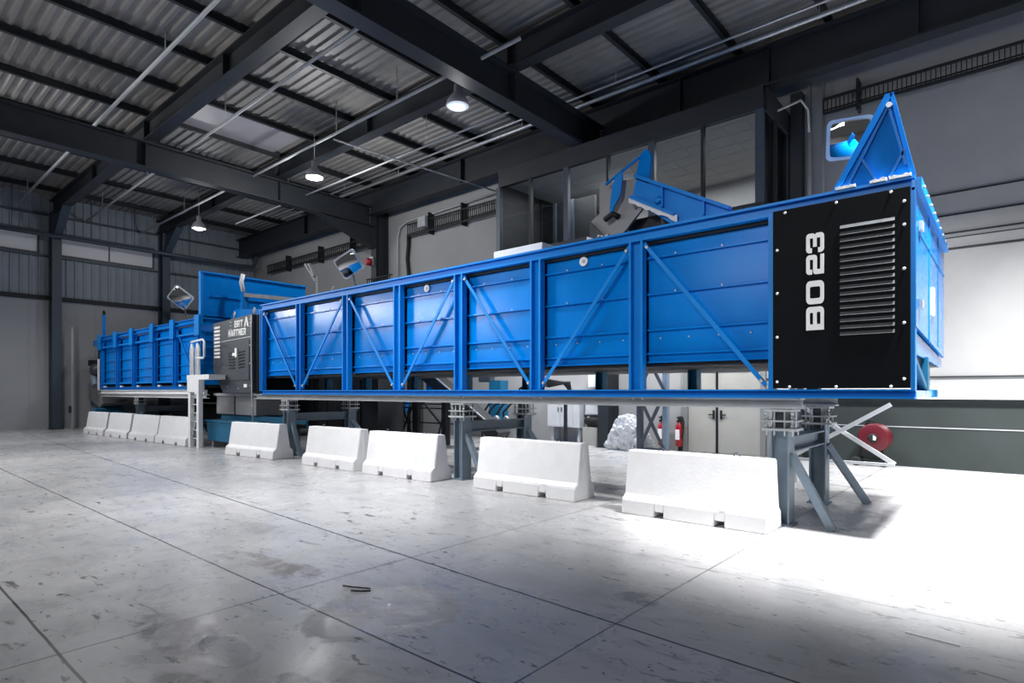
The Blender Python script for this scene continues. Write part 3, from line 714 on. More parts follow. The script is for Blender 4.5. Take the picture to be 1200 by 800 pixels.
# ------------------------------------------------------------------ the far dryer
def far_dryer():
    root = thing('belt_dryer', 'shorter blue steel dryer at the far left with a raised end wall', 'dryer', (-24.3, 9.2, 1.56))
    xs = [-29.4, -27.28, -25.37, -23.23, -21.34, -19.3]
    rail(-29.5, -19.2, YP-.02, 3.78, .16, .14, .03).build('top_rail', 'blue', root)
    MB().box(-29.5, -19.2, YP+.0, YP+.1, 3.44, 3.5).build('middle_rail', 'blue_rail', root)
    rail(-29.5, -19.2, YP-.02, 1.70, .1, .14, .018).build('sill_rail', 'blue_rail', root)
    rail(-29.5, -19.0, YP-.06, 1.545, .14, .18, .018).build('bottom_rail', 'white', root)
    for x in xs:
        MB().extr([(u, -v) for u, v in post_prof(.24)], (x, YP-.01, 1.8), (x, YP-.01, 3.78), (0, -1, 0)).build('post', 'blue_rail', root)
        MB().box(x-.17, x+.17, YP-.09, YP-.03, 3.38, 4.02).build('head_plate', 'blue_rail', root)
    for a, c in zip(xs[:-1], xs[1:]):
        panel(a+.12, c-.12, YP+.16, 1.95, 3.76, (3.3, 2.9, 2.5, 2.2), 'blue', root)
        MB().box(a+.12, c-.12, YP+.05, YP+.09, 1.93, 1.99).build('slot_lip', 'blue_rail', root)
        MB().box(a+.45, a+.65, YP-.02, YP+.05, 1.8, 1.86).build('slot_clip', 'white', root)
    MB().extr([(-.02, -.02), (.02, -.02), (.02, .02), (-.02, .02)], (-21.2, YP+.02, 3.7), (-19.45, YP+.02, 1.85)).build('diagonal_brace', 'blue_rail', root)
    MB().box(-29.4, -19.25, YP+.2, 11.2, 1.78, 1.86).build('belly_pan', 'darker', root)
    MB().box(-29.4, -19.25, YP+.2, 11.2, 3.7, 3.76).build('roof_sheet', 'blue', root)
    MB().box(-29.4, -19.25, 11.15, 11.2, 1.8, 3.76).build('rear_panel', 'blue', root)
    MB().box(-29.5, -29.4, YP+.1, 11.2, 1.8, 3.9).build('end_panel', 'blue', root)
    e = MB().box(-19.26, -19.2, YP+.02, 11.2, 1.85, 4.0).build('end_panel', 'blue', root)
    for z in (2.5, 2.72, 3.0, 3.22, 3.5, 3.9): MB().box(-19.2, -19.14, YP+.05, 11.1, z, z+.05).build('rib', 'blue_rail', e)
    # raised wall on the end
    w = MB().box(-19.26, -19.2, YP, 11.1, 3.95, 5.35).build('raised_end_wall', 'blue', root)
    MB().box(-19.2, -19.14, YP+.3, 11, 4.62, 4.66).build('rib', 'blue_rail', w)
    MB().box(-19.3, -19.14, YP-.02, YP+.06, 3.7, 5.37).build('edge_post', 'blue_rail', w)
    MB().box(-19.28, -19.12, YP, 11.1, 5.33, 5.38).build('top_edge', 'blue_rail', w)
    # clamp bar in front of the raised wall
    c = MB().box(-18.7, -18.55, 8.55, 8.75, 3.6, 4.75).build('clamp_post', 'blue_rail', root)
    MB().tube([(-18.62, 8.6, 5.35), (-18.62, 8.55, 5.1), (-18.6, 8.6, 4.8)], .07, 8).build('clamp_hook', 'white', c)
    MB().bar((-18.6, 8.6, 4.7), (-17.2, 10.8, 4.55), .09, .12).build('clamp_bar', 'galv', c)
    MB().bar((-17.3, 10.7, 4.55), (-17.1, 10.9, 5.1), .05, .05).build('clamp_arm', 'galv', c)
    MB().poly([(-18.9, 8.3, 3.85), (-15.4, 8.3, 3.85), (-15.4, 8.3, 3.95), (-18.5, 8.3, 4.2)], (0, 1, 0), .05).build('link_plate', 'blue', root)
    # tail end
    p = MB().box(-29.6, -29.5, YP+.1, YP+.2, 3.85, 4.9).build('tail_post', 'blue', root)
    MB().lathe([(.05, 0), (.06, .1), (.02, .2)], (-29.55, YP+.15, 4.9), n=10).build('beacon', 'rubber', p)
    MB().box(-30.6, -29.5, YP+.02, YP+.1, 3.6, 3.85).build('tail_plate', 'blue', root)
    MB().box(-29.56, -29.42, YP-.08, YP-.03, 1.7, 3.0).build('edge_trim', 'white', root)
    MB().box(-31.0, -29.7, YP+.3, YP+1.3, 2.55, 3.55).build('drive_box', 'darker', root, bevel=.03)
    dm = MB().lathe([(.1, -.5), (.28, -.45), (.3, .3), (.2, .4), (.08, .45)], (-30.4, YP+.3, 2.55), (0, -1, 0), 16).build('motor', 'anthracite', root)
    MB().box(-30.85, -30.45, YP-.1, YP+.25, 2.75, 3.0).build('terminal_box', 'rubber', dm)
    MB().tube([(-30.6, YP+.1, 2.45), (-30.35, YP, 2.2), (-29.9, YP-.05, 1.85)], .14, 10).build('duct_elbow', 'trestle', root)
    return root
far_dryer()

# ------------------------------------------------------------------ control cabinet between the dryers
def cabinet():
    root = thing('control_cabinet', 'grey sheet metal control cabinet with white lettering between the two dryers', 'cabinet', (-16.8, 8.2, 1.5))
    y = 7.5
    sh = [(-18.16, 3.66), (-15.72, 3.74), (-15.72, 1.6), (-17.5, 1.6), (-18.16, 2.25)]
    bd = MB().poly([(x, y, z) for x, z in sh], (0, 1, 0), 1.4).build('housing', 'anthracite', root, bevel=.01)
    MB().box(-15.72, -15.36, y+.08, y+1.4, 1.58, 3.72).build('side_housing', 'black', root)
    MB().box(-17.55, -15.85, y-.02, y, 1.95, 3.05).build('access_door', 'anthracite', root)
    MB().poly([(-17.6, y, 3.07), (-15.76, y, 3.12), (-15.76, y, 3.14), (-17.6, y, 3.09)], (0, -1, 0), .015).build('joint_strip', 'galv', bd)
    for k in range(9):
        z = 2.62+k*.108
        MB().box(-18.06, -17.68, y-.015, y, z, z+.06).build('louvre_slot', 'paper', bd)
    for s, x0 in ((1, -17.05), (-1, -16.45)):
        for k in range(6):
            z = 2.28+k*.085
            MB().poly([(x0, y-.02, z), (x0+.36, y-.02, z-.05*(-s if s < 0 else 1)*(1 if s > 0 else -1) if s < 0 else z+.0), (x0+.36, y-.02, z+.03), (x0, y-.02, z+.03)], (0, -1, 0), .02).build('vent_slot', 'rubber', bd)
    for x in (-16.98, -15.78):
        MB().tube([(x, y+.1, 3.7), (x-.05, y+.1, 3.86), (x, y+.1, 3.92), (x+.05, y+.1, 3.86), (x, y+.1, 3.7)], .022, 6).build('lifting_eye', 'galv', bd)
        for z in (3.42, 3.52, 3.62): MB().box(x-.05, x+.03, y-.01, y, z-.02, z).build('hinge_knuckle', 'galv', bd)
    hl = MB().box(-16.62, -16.5, y-.06, y-.01, 2.6, 2.85).build('handle', 'paper', bd)
    MB().box(-16.8, -16.62, y-.05, y-.01, 2.64, 2.72).build('handle', 'paper', bd)
    MB().box(-16.15, -15.98, y-.02, y, 1.75, 1.84).build('label_plate', 'paper', bd)
    for x, z in ((-17.2, 1.78), (-16.5, 1.72), (-17.2, 3.0), (-16.4, 3.02), (-15.82, 2.4), (-15.82, 2.9), (-15.82, 1.8)):
        MB().lathe([(.025, 0), (.02, .015)], (x, y, z), (0, -1, 0), 8).build('bolt', 'galv', bd)
    gd = y-.008
    x = -16.74
    for ch in 'BRT':
        glyph('letter', ch, (x, gd, 3.44), (1, 0, 0), (0, 0, 1), .15, .19, .01, 'paper', bd); x += .18
    x = -17.12
    for ch in 'HARTNER':
        glyph('letter', ch, (x, gd, 3.2), (1, 0, 0), (0, 0, 1), .135, .19, .01, 'paper', bd); x += .158
    glyph('logo_mark', 'mark', (-16.15, gd, 3.42), (1, 0, 0), (0, 0, 1), .27, .27, .01, 'paper', bd)
    t = thing('hanging_cable', 'thin white cable hanging down the side of the control cabinet', 'cable', (-15.7, 7.45, .4))
    MB().tube([(-15.66, 7.46, 3.7), (-15.62, 7.44, 3.0), (-15.6, 7.44, 2.2), (-15.55, 7.42, 1.5), (-15.45, 7.42, .55)], .018, 6).build('wire', 'beamgrey', t)
cabinet()
# chute and troughs below the cabinet
t = thing('discharge_chute', 'grey box chute under the control cabinet', 'chute', (-18.2, 8.3, .8))
MB().box(-19.0, -16.4, 7.95, 8.9, .95, 1.57).build('chute_box', 'greyplate', t)
MB().box(-17.75, -17.7, 7.93, 7.95, .95, 1.57).build('seam', 'anthracite', t)
MB().box(-19.1, -16.3, 7.9, 8.95, 1.5, 1.58).build('flange', 'beamgrey', t)
for x in (-18.95, -16.45): MB().box(x-.04, x+.04, 8.8, 8.88, 0, .95).build('leg', 'anthracite', t)
t = thing('conveyor_trough', 'blue conveyor trough behind the single barrier', 'conveyor', (-16.5, 8.0, 0))
MB().box(-18.9, -14.85, 8.05, 8.12, .62, .93).build('side_plate', 'teal', t)
MB().box(-18.9, -14.85, 8.6, 8.67, .62, .93).build('side_plate', 'teal', t)
MB().box(-18.9, -14.85, 8.12, 8.6, .66, .72).build('belt', 'rubber', t)
for x in (-18.5, -15.2): MB().box(x-.05, x+.05, 8.1, 8.6, 0, .62).build('leg', 'anthracite', t)
t = thing('catch_bin', 'blue sheet metal bin beside the single barrier', 'bin', (-17.3, 7.5, 0))
MB().poly([(-18.25, 7.35, .78), (-15.9, 7.35, .78), (-15.9, 7.35, .2), (-18.2, 7.35, .2)], (0, 1, 0), .5).build('bin_body', 'teal', t, bevel=.01)
MB().box(-18.3, -15.85, 7.3, 7.9, .76, .8).build('rim', 'teal', t)
for x in (-18.0, -16.2): MB().box(x-.06, x+.06, 7.42, 7.8, 0, .2).build('foot', 'greyplate', t)

# access ladder
def ladder():
    t = thing('access_ladder', 'white steel access ladder with a looped handrail left of the control cabinet', 'ladder', (-18.4, 7.15, 0))
    y = 7.0
    for x in (-18.62, -18.02):
        MB().box(x-.07, x+.07, y, y+.12, 0, 2.0).build('stile', 'white', t)
    for x in (-18.6, -18.2):
        MB().tube([(x, y+.05, 2.0), (x, y+.05, 2.85), (x+.06, y+.05, 3.02), (x+.14, y+.05, 2.9), (x+.14, y+.05, 2.0)], .04, 8).build('guard_rail', 'white', t)
    MB().tube([(-18.15, y+.03, 2.62), (-17.7, y+.03, 2.6), (-17.63, y+.03, 2.66), (-17.63, y+.03, 3.06), (-17.72, y+.03, 3.13), (-18.1, y+.03, 3.12), (-18.55, y+.03, 3.1)], .03, 8).build('handrail', 'white', t)
    MB().box(-18.75, -17.2, y-.02, y+.44, 1.98, 2.12).build('platform', 'white', t)
    MB().box(-18.72, -17.9, y-.02, y+.14, 1.62, 1.98).build('platform_skirt', 'white', t)
    for z in (.25, .5, .75, 1.0, 1.25, 1.5):
        MB().tube([(-18.6, y+.06, z), (-18.04, y+.06, z)], .022, 6).build('rung', 'galv', t)
    MB().bar((-18.5, y+.2, 1.7), (-18.05, y+.05, .1), .05, .05).build('diagonal_brace', 'galv', t)
    MB().bar((-18.3, y+.25, 1.7), (-18.6, y+.05, .1), .05, .05).build('diagonal_brace', 'galv', t)
ladder()

# ------------------------------------------------------------------ support beams and trestles
def sbeam(x0, x1, y, z0, z1, label, m='beamgrey'):
    o = MB().ibeam((x0, y, (z0+z1)/2), (x1, y, (z0+z1)/2), z1-z0, .2, .018, .016).build('support_beam', m)
    tag(o, label, 'support beam', 'support beams under the dryers')
sbeam(-15.8, -1.95, 7.68, 1.435, 1.56, 'long grey steel beam under the front edge of the black-covered dryer')
sbeam(-15.8, -1.95, 9.5, 1.435, 1.56, 'grey steel beam under the rear of the black-covered dryer')
sbeam(-29.4, -19.1, 7.68, 1.42, 1.54, 'pale beam under the far left dryer', 'white')

def trestle(x, label, left=False, rear=True, rear_left=False, y0=7.74, y1=9.55, fat=.24):
    root = thing('support_trestle', label, 'trestle', (x, (y0+y1)/2, 0), 'support trestles under the dryers')
    H = 1.16
    for y in ((y0, y1) if rear else (y0,)):
        MB().ibeam((x, y, .02), (x, y, H), .22, fat, .02, .016, (1, 0, 0)).build('leg', 'trestle', root)
        MB().box(x-.14, x+.14, y-.14, y+.14, 0, .02).build('foot_plate', 'trestle', root)
        j = MB().box(x-.2, x+.2, y-.17, y+.17, H, H+.03).build('jack_plate', 'galv', root)
        MB().box(x-.2, x+.2, y-.17, y+.17, H+.11, H+.13).build('clamp_plate', 'galv', j)
        MB().box(x-.17, x+.17, y-.15, y+.15, H+.235, H+.265).build('clamp_plate', 'galv', j)
        MB().box(x-.06, x+.06, y-.08, y+.08, H+.03, H+.235).build('jack_block', 'anthracite', j)
        for sx in (-.15, -.06, .06, .15):
            for sy in (-.12, .12):
                MB().tube([(x+sx, y+sy, H-.06), (x+sx, y+sy, H+.27)], .011, 6).build('threaded_rod', 'galv', j)
        for sx in (-.15, .15):
            for zq in (H+.045, H+.15, H+.2):
                MB().lathe([(.024, 0), (.024, .025)], (x+sx, y-.12, zq), n=6).build('nut', 'galv', j)
        sides = [1]
        if (left and y == y0) or (rear_left and y == y1): sides.append(-1)
        for s in sides:
            dy = .0 if y == y0 else .45
            MB().bar((x+s*.11, y, .86), (x+s*.56, y+dy*.8, .0), .09, .09).build('brace', 'trestle', root)
            MB().box(x+s*.1-.012, x+s*.1+.012, y-.06, y+.06, .62, .96).build('gusset', 'trestle', root)
    MB().ibeam((x, y0+.1, .98), (x, y1-.1, .98), .2, .2, .02, .016).build('cross_beam', 'trestle', root)
trestle(-2.2, 'grey steel trestle under the black end cover, right of the nearest barrier')
trestle(-7.85, 'grey steel trestle in the gap between two barriers mid-dryer', rear_left=True)
trestle(-14.15, 'grey steel trestle beside the single barrier near the control cabinet', left=True)
trestle(-25.2, 'grey steel trestle showing above the far left barriers', left=True)

# rear cross bracing seen right of the near trestle
t = thing('cross_brace_stand', 'white X-shaped steel brace behind the nearest trestle', 'brace', (-2.4, 11.4, 0))
MB().box(-3.1, -3.0, 11.35, 11.45, 0, 2.0).build('post', 'beamgrey', t)
MB().bar((-3.02, 11.38, .5), (-1.55, 11.38, 1.43), .035, .07).build('diagonal_bar', 'white', t)
MB().bar((-2.95, 11.44, 1.4), (-1.5, 11.44, .44), .035, .07).build('diagonal_bar', 'white', t)
MB().bar((-3.05, 11.41, .43), (-1.5, 11.41, .43), .035, .05).build('bottom_bar', 'white', t)

# ------------------------------------------------------------------ concrete barriers
def barrier_proto(name='concrete_barrier', L=2.05):
    root = thing(name, None, 'barrier', (0, 0, 0), 'white concrete barriers')
    full = [(0, 0), (.015, .2), (.1, .27), (.185, .84), (.2, .855), (.37, .855), (.385, .84), (.47, .27), (.555, .2), (.57, 0)]
    notch = [(.006, .08)] + full[1:-1] + [(.564, .08)]
    b = MB()
    segs = [(0, .52, 0), (.52, .66, 1), (.66, 1.38, 0), (1.38, 1.52, 1), (1.52, L, 0)]
    for a, c, k in segs:
        a -= L/2; c -= L/2
        pr = notch if k else full
        b.extr([(-u, w) for u, w in pr], (a, 0, 0), (c, 0, 0))
    body = b.build('body', 'barrier', root)
    me = body.data; bm = bmesh.new(); bm.from_mesh(me)
    bmesh.ops.remove_doubles(bm, verts=bm.verts, dist=1e-4)
    # slight wear of the edges
    es = [e for e in bm.edges if len(e.link_faces) == 2 and e.calc_face_angle(0) > .8]
    bmesh.ops.bevel(bm, geom=es, offset=.012, segments=2, affect='EDGES', clamp_overlap=True)
    bmesh.ops.recalc_face_normals(bm, faces=bm.faces); bm.to_mesh(me); bm.free()
    for s in (-1, 1):
        MB().box(s*L/2-.006, s*L/2+.006, .25, .32, .12, .78).build('joint_key', 'barrier', root)
    for x in (-.55, .55):
        MB().tube([(x-.04, .285, .85), (x-.035, .285, .89), (x, .285, .905), (x+.035, .285, .89), (x+.04, .285, .85)], .009, 6).build('lifting_loop', 'anthracite', root)
    return root
BR = [((-4.05, 7.0), (-2.16, 7.0), 'white concrete barrier nearest the camera, left of the first trestle'),
      ((-7.02, 7.16), (-4.95, 7.2), 'white concrete barrier second from the right end of the row'),
      ((-9.95, 6.98), (-8.0, 7.08), 'white concrete barrier touching the left side of the middle trestle'),
      ((-12.2, 6.95), (-10.28, 7.0), 'white concrete barrier left of the one by the middle trestle, nearly touching it'),
      ((-15.65, 6.75), (-13.5, 6.95), 'white concrete barrier standing alone in front of the blue bin'),
      ((-21.0, 6.85), (-18.8, 6.95), 'white concrete barrier beside the access ladder, last of the far four'),
      ((-23.2, 6.75), (-21.05, 6.84), 'white concrete barrier second from the ladder among the far four'),
      ((-25.35, 6.62), (-23.3, 6.72), 'white concrete barrier third from the ladder among the far four'),
      ((-27.6, 6.5), (-25.5, 6.6), 'white concrete barrier farthest left in the row')]
proto = barrier_proto()
for i, (a, c, lab) in enumerate(BR):
    o = proto if i == 0 else copy_tree(proto)
    o.location = ((a[0]+c[0])/2, (a[1]+c[1])/2, 0)
    o.rotation_euler = (0, 0, math.atan2(c[1]-a[1], c[0]-a[0]))
    o.scale = (math.dist(a, c)/2.05, 1, 1 if i % 2 else .985)
    o['label'] = lab

# ------------------------------------------------------------------ things by the back wall
def extinguisher(x, y, label):
    t = thing('fire_extinguisher', label, 'fire extinguisher', (x, y, .1), 'fire extinguishers by the door')
    MB().lathe([(.075, 0), (.092, .02), (.092, .5), (.08, .58), (.04, .63), (.03, .68)], (x, y, .13), n=20).build('cylinder', 'red', t)
    MB().box(x-.06, x+.06, y-.097, y-.09, .32, .6).build('paper_label', 'paper', t)
    MB().box(x-.03, x+.03, y-.09, y+.03, .8, .85).build('valve', 'rubber', t)
    MB().bar((x, y+.02, .87), (x, y-.14, .93), .03, .02).build('lever', 'rubber', t)
    MB().tube([(x+.03, y, .83), (x+.12, y-.02, .92), (x+.16, y-.03, .8), (x+.13, y-.03, .5), (x+.1, y-.02, .35)], .02, 8).build('hose', 'rubber', t)
    MB().box(x-.07, x+.07, y+.095, 15.38, 0, .95).build('shadow_bracket', 'darker', t)  # bracket stand; its dark colour doubles as the shadow behind the cylinder
extinguisher(-7.0, 15.2, 'red fire extinguisher on the wall, right one nearest the door')
extinguisher(-7.52, 15.2, 'red fire extinguisher on the wall, left one behind the rack brace')

def reel():
    x, y, z = -2.34, 14.9, .63; r = .31
    t = thing('hose_reel', 'round dark red hose reel on a wheeled black frame by the back wall', 'hose reel', (x, y, 0))
    ax = (-.1, -1, 0)
    d = MB().lathe([(.02, .09), (r-.03, .09), (r, .07), (r, .03), (r-.02, .0), (.02, .0)], (x, y, z), ax, 36).build('front_disc', 'hose', t)
    MB().lathe([(.01, .0), (.1, .0), (.1, .03), (.06, .045), (.01, .045)], (x-.009, y-.09, z), ax, 20).build('hub', 'rubber', d)
    MB().poly([(x+.0, y-.142, z+.065), (x+.06, y-.142, z+.02), (x+.05, y-.142, z-.05), (x+.0, y-.142, z-.04)], (0, -1, 0), .004).build('hub_label', 'paper', d)
    MB().lathe([(.2, -.16), (.24, -.15), (.24, .0), (.2, .0)], (x, y, z), ax, 28).build('hose_coil', 'rubber', t)
    MB().lathe([(.02, -.2), (r, -.2), (r, -.16), (.02, -.16)], (x, y, z), ax, 30).build('rear_disc', 'hose', t)
    for yy in (y+.03, y+.27):
        MB().tube([(x-.34, yy, .08), (x-.3, yy, .3), (x-.15, yy, .98), (x-.08, yy, 1.02), (x-.02, yy, .98), (x, yy, .7), (x+.18, yy, .1)], .02, 8).build('frame_tube', 'rubber', t)
    MB().tube([(x-.34, y+.0, .12), (x-.34, y+.3, .12)], .016, 6).build('axle', 'rubber', t)
    MB().tube([(x-.3, y+.03, .14), (x+.2, y+.03, .12)], .016, 6).build('base_tube', 'rubber', t)
    for yy in (y-.03, y+.33):
        MB().lathe([(.06, -.02), (.1, -.02), (.1, .02), (.06, .02)], (x-.34, yy, .1), (0, 1, 0), 18).build('wheel', 'rubber', t)
    MB().box(x+.14, x+.22, y-.02, y+.3, 0, .1).build('foot', 'rubber', t)
reel()

t = thing('electrical_cabinet', 'white two-door electrical cabinet on the back wall', 'electrical cabinet', (-10.7, 15.1, 0))
MB().box(-11.32, -10.1, 14.95, 15.36, .52, 1.62).build('body', 'offwhite', t, bevel=.01)
for x0, x1, hx in ((-11.3, -10.83, -10.88), (-10.81, -10.34, -10.75)):
    dd = MB().box(x0, x1, 14.93, 14.95, .55, 1.6).build('door', 'offwhite', t)
    MB().box(hx-.015, hx+.015, 14.91, 14.93, 1.0, 1.14).build('handle', 'anthracite', dd)
for x in (-11.2, -10.2): MB().box(x-.05, x+.05, 15.05, 15.38, 0, .52).build('leg', 'beamgrey', t)
t = thing('wall_box', 'small white switch box on the back wall right of the two-door cabinet', 'switch box', (-9.75, 15.2, .9))
MB().box(-10.02, -9.5, 15.12, 15.38, .92, 1.5).build('body', 'offwhite', t, bevel=.01)
MB().box(-9.98, -9.54, 15.1, 15.12, .96, 1.46).build('door', 'offwhite', t)
t = thing('wall_box', 'white meter box on the back wall seen through the gap under the dryer', 'switch box', (-9.7, 15.2, 1.8))
MB().box(-9.95, -9.6, 15.2, 15.4, 1.75, 2.15).build('body', 'white', t, bevel=.01)
MB().box(-9.92, -9.63, 15.18, 15.2, 1.78, 2.12).build('door', 'white', t)
t = thing('pump_unit', 'dark pump unit standing under the white switch box', 'pump', (-9.8, 15.1, 0))
MB().box(-10.02, -9.5, 15.0, 15.35, .0, .55).build('base', 'door', t)
MB().lathe([(.05, -.3), (.13, -.28), (.13, .2), (.07, .28)], (-9.7, 15.15, .74), (1, 0, 0), 14).build('motor', 'rubber', t)
MB().tube([(-9.95, 15.1, .55), (-9.95, 15.1, .8), (-9.85, 15.1, .86)], .03, 8).build('pipe', 'galv', t)

# crumpled film heap
def heap():
    bm = bmesh.new(); bmesh.ops.create_icosphere(bm, subdivisions=6, radius=1)
    for v in bm.verts:
        p = v.co.copy()
        q = Vector((p.x*.66, p.y*.2, 0))
        # a tall lump on the left, a low skirt to the right
        top = .74*math.exp(-((p.x+.1)/.7)**4) + .3*math.exp(-((p.x-.8)/.3)**2) + .2
        q.z = (p.z*.5+.5)*top
        d = Vector((1.3*q.x, 2.2*q.y, 1.3*q.z))
        f = 1-abs(noise.noise(d*2.6+Vector((9, 2, 1))))*2
        g = 1-abs(noise.noise(d*6.+Vector((1, 5, 3))))*2
        h = noise.noise(d*13.)
        k = .075*f+.05*g+.018*h
        n = Vector((p.x*.7, p.y*.75, p.z)).normalized()
        q += Vector((n.x*k*1.1, n.y*k*.45, n.z*k*1.1))
        q.z = max(0, q.z-.02); q.y = max(-.215, min(.215, q.y))
        v.co = q
    me = bpy.data.meshes.new('film_heap'); bm.to_mesh(me); bm.free(); me.materials.append(M['plastic'])
    o = bpy.data.objects.new('film_heap', me); COL.objects.link(o); o.location = (-8.12, 14.45, 0)
    tag(o, 'heap of crumpled grey-white plastic film by the dark wall column', 'plastic film')
heap()

# light rack with X bracing near the back wall
t = thing('braced_rack', 'dark steel rack with X bracing in front of the fire extinguishers', 'rack', (-7.24, 14.1, 0))
for x, mm in ((-7.6, 'anthracite'), (-6.86, 'trestle')):
    MB().box(x-.065, x+.065, 14.05, 14.2, 0, 3.6).build('post', mm, t)
for z0, z1 in ((.15, 1.52), (1.7, 3.0)):
    MB().bar((-7.58, 14.03, z1), (-6.88, 14.03, z0), .03, .085).build('brace', 'anthracite', t)
    MB().bar((-6.88, 14.0, z1), (-7.55, 14.0, z0), .03, .085).build('brace', 'anthracite', t)
MB().box(-7.6, -6.86, 14.07, 14.15, .1, .16).build('bottom_bar', 'anthracite', t)

# silo frame with blue hoppers behind the dryer
def silo():
    t = thing('hopper_frame', 'dark steel frame with small blue hoppers behind the dryer', 'hopper frame', (-16, 13, 0))
    for x, w in ((-17.7, .34), (-16.27, .26), (-15.3, .28)):
        MB().box(x-w/2, x+w/2, 12.85, 13.1, 0, 3.4).build('post', 'darker', t)
    for (xa, za, xb, zb) in ((-17.5, 1.4, -16.4, 0), (-16.4, 1.3, -17.3, .1), (-16.1, 1.3, -15.5, .1), (-15.4, 1.3, -16.1, .1), (-15.2, 1.5, -13.8, .35), (-13.8, 1.3, -14.2, .2), (-18.5, 1.2, -17.9, .2)):
        MB().bar((xa, 12.9, za), (xb, 12.9, zb), .05, .05).build('brace', 'darker', t)
    for z in (1.34, 1.22, 1.08, .6): MB().box(-17.8, -13.5, 12.95, 13.0, z-.02, z+.02).build('shelf_bar', 'darker', t)
    for x in (-17.1, -16.6):
        MB().lathe([(.06, 0), (.24, .5), (.24, .8)], (x, 13.4, .7), n=4).build('hopper', 'blue', t)
    for x, w in ((-15.0, .28), (-14.55, .4)):
        MB().box(x-w/2, x+w/2, 13.2, 13.4, 1.5, 3.0).build('blue_panel', 'blue', t)
silo()
t = thing('inclined_conveyor', 'dark inclined conveyor sloping down behind the middle trestle', 'conveyor', (-12.5, 12.5, 0))
MB().bar((-14.2, 12.3, 2.3), (-10.9, 12.3, .35), .5, .34).build('conveyor_frame', 'darker', t)
MB().bar((-14.2, 12.02, 2.55), (-10.9, 12.02, .6), .04, .04).build('edge_strip', 'galv', t)
for x, z in ((-13.2, 1.7), (-11.3, .5)): MB().box(x-.09, x+.09, 12.2, 12.4, 0, z).build('leg', 'darker', t)
t = thing('pipe_manifold', 'dark pipe manifold hanging behind the middle trestle', 'manifold', (-11.9, 13.6, .5))
for k in range(4):
    MB().tube([(-12.9+k*.3, 13.6, 0), (-12.9+k*.3, 13.6, .9+.1*(k % 2)), (-12.6+k*.3, 13.6, 1.25), (-12.2+k*.25, 13.6, 1.35)], .035, 8).build('pipe', 'darker', t)
for k in range(3): MB().lathe([(.08, -.06), (.1, 0), (.08, .06)], (-12.6+k*.4, 13.5, .8), (0, 1, 0), 12).build('valve', 'galv', t)
MB().box(-13.0, -11.6, 13.65, 13.72, .5, .56).build('bracket', 'darker', t)
t = thing('machine_stand', 'dark blue-green machine post with a motor behind the dryer gap', 'machine stand', (-13.1, 14.6, 0))
MB().box(-13.35, -12.85, 14.4, 14.8, 0, 2.0).build('column', 'teal', t)
MB().box(-13.9, -13.35, 14.45, 14.7, 1.95, 2.2).build('motor', 'anthracite', t, bevel=.04)
t = thing('cable_heap', 'tangle of dark cables on a beam behind the dryer gap', 'cables', (-10.3, 13.8, 0))
MB().box(-11.6, -9.7, 13.7, 13.9, 1.6, 1.68).build('tray', 'darker', t)
for k in range(6):
    MB().tube([(-11.5+.1*k, 13.75+.02*k, 1.7), (-11+.1*k, 13.75, 1.95-.03*k), (-10.4, 13.8, 1.98-.04*k), (-9.9+.05*k, 13.8, 1.9), (-9.6, 13.8, 1.6)], .03, 6).build('cable', 'rubber', t)
for x in (-11.5, -9.8): MB().box(x-.03, x+.03, 13.75, 13.85, 0, 1.6).build('leg', 'darker', t)

# dark stand-in boxes, added to darken the space behind the left half
def housing(x0, x1, y0, y1, z0, z1, label, n):
    t = thing('dark_standin_box', label, 'conveyor', ((x0+x1)/2, (y0+y1)/2, 0), 'dark stand-in boxes behind the dryers')
    MB().box(x0, x1, y0, y1, z0, z1).build('casing', 'darker', t)
    for k in range(n+1):
        x = x0+(x1-x0)*k/n
        MB().box(x-.04, x+.04, y0-.06, y0, z0, z1).build('rib', 'darker', t)
        if k % 2 == 0: MB().box(x-.05, x+.05, y0+.1, y0+.2, 0, z0).build('leg', 'darker', t)
    MB().box(x0, x1, y0-.08, y0, z0+(z1-z0)*.55, z0+(z1-z0)*.6).build('rail', 'anthracite', t)
housing(-23.6, -15.6, 11.6, 12.6, .25, 2.6, 'dark ribbed stand-in box behind the control cabinet', 8)
housing(-31.2, -24., 11.6, 12.6, .2, 2.6, 'dark ribbed stand-in box behind the far left dryer', 6)
t = thing('screw_conveyor', 'dark trough conveyor on the floor under the far left dryer', 'conveyor', (-24, 9.6, 0))
MB().box(-29, -19.6, 10.0, 10.7, .35, 1.0).build('trough', 'darker', t)
for x in (-28, -24, -20.5): MB().box(x-.06, x+.06, 10.1, 10.6, 0, .35).build('leg', 'darker', t)
MB().tube([(-23.8, 8.9, 1.22), (-20.6, 8.9, 1.22)], .02, 6).build('rail', 'beamgrey', t)
for x in (-23.8, -20.6): MB().box(x-.02, x+.02, 8.88, 8.92, 0, 1.24).build('rail_post', 'anthracite', t)

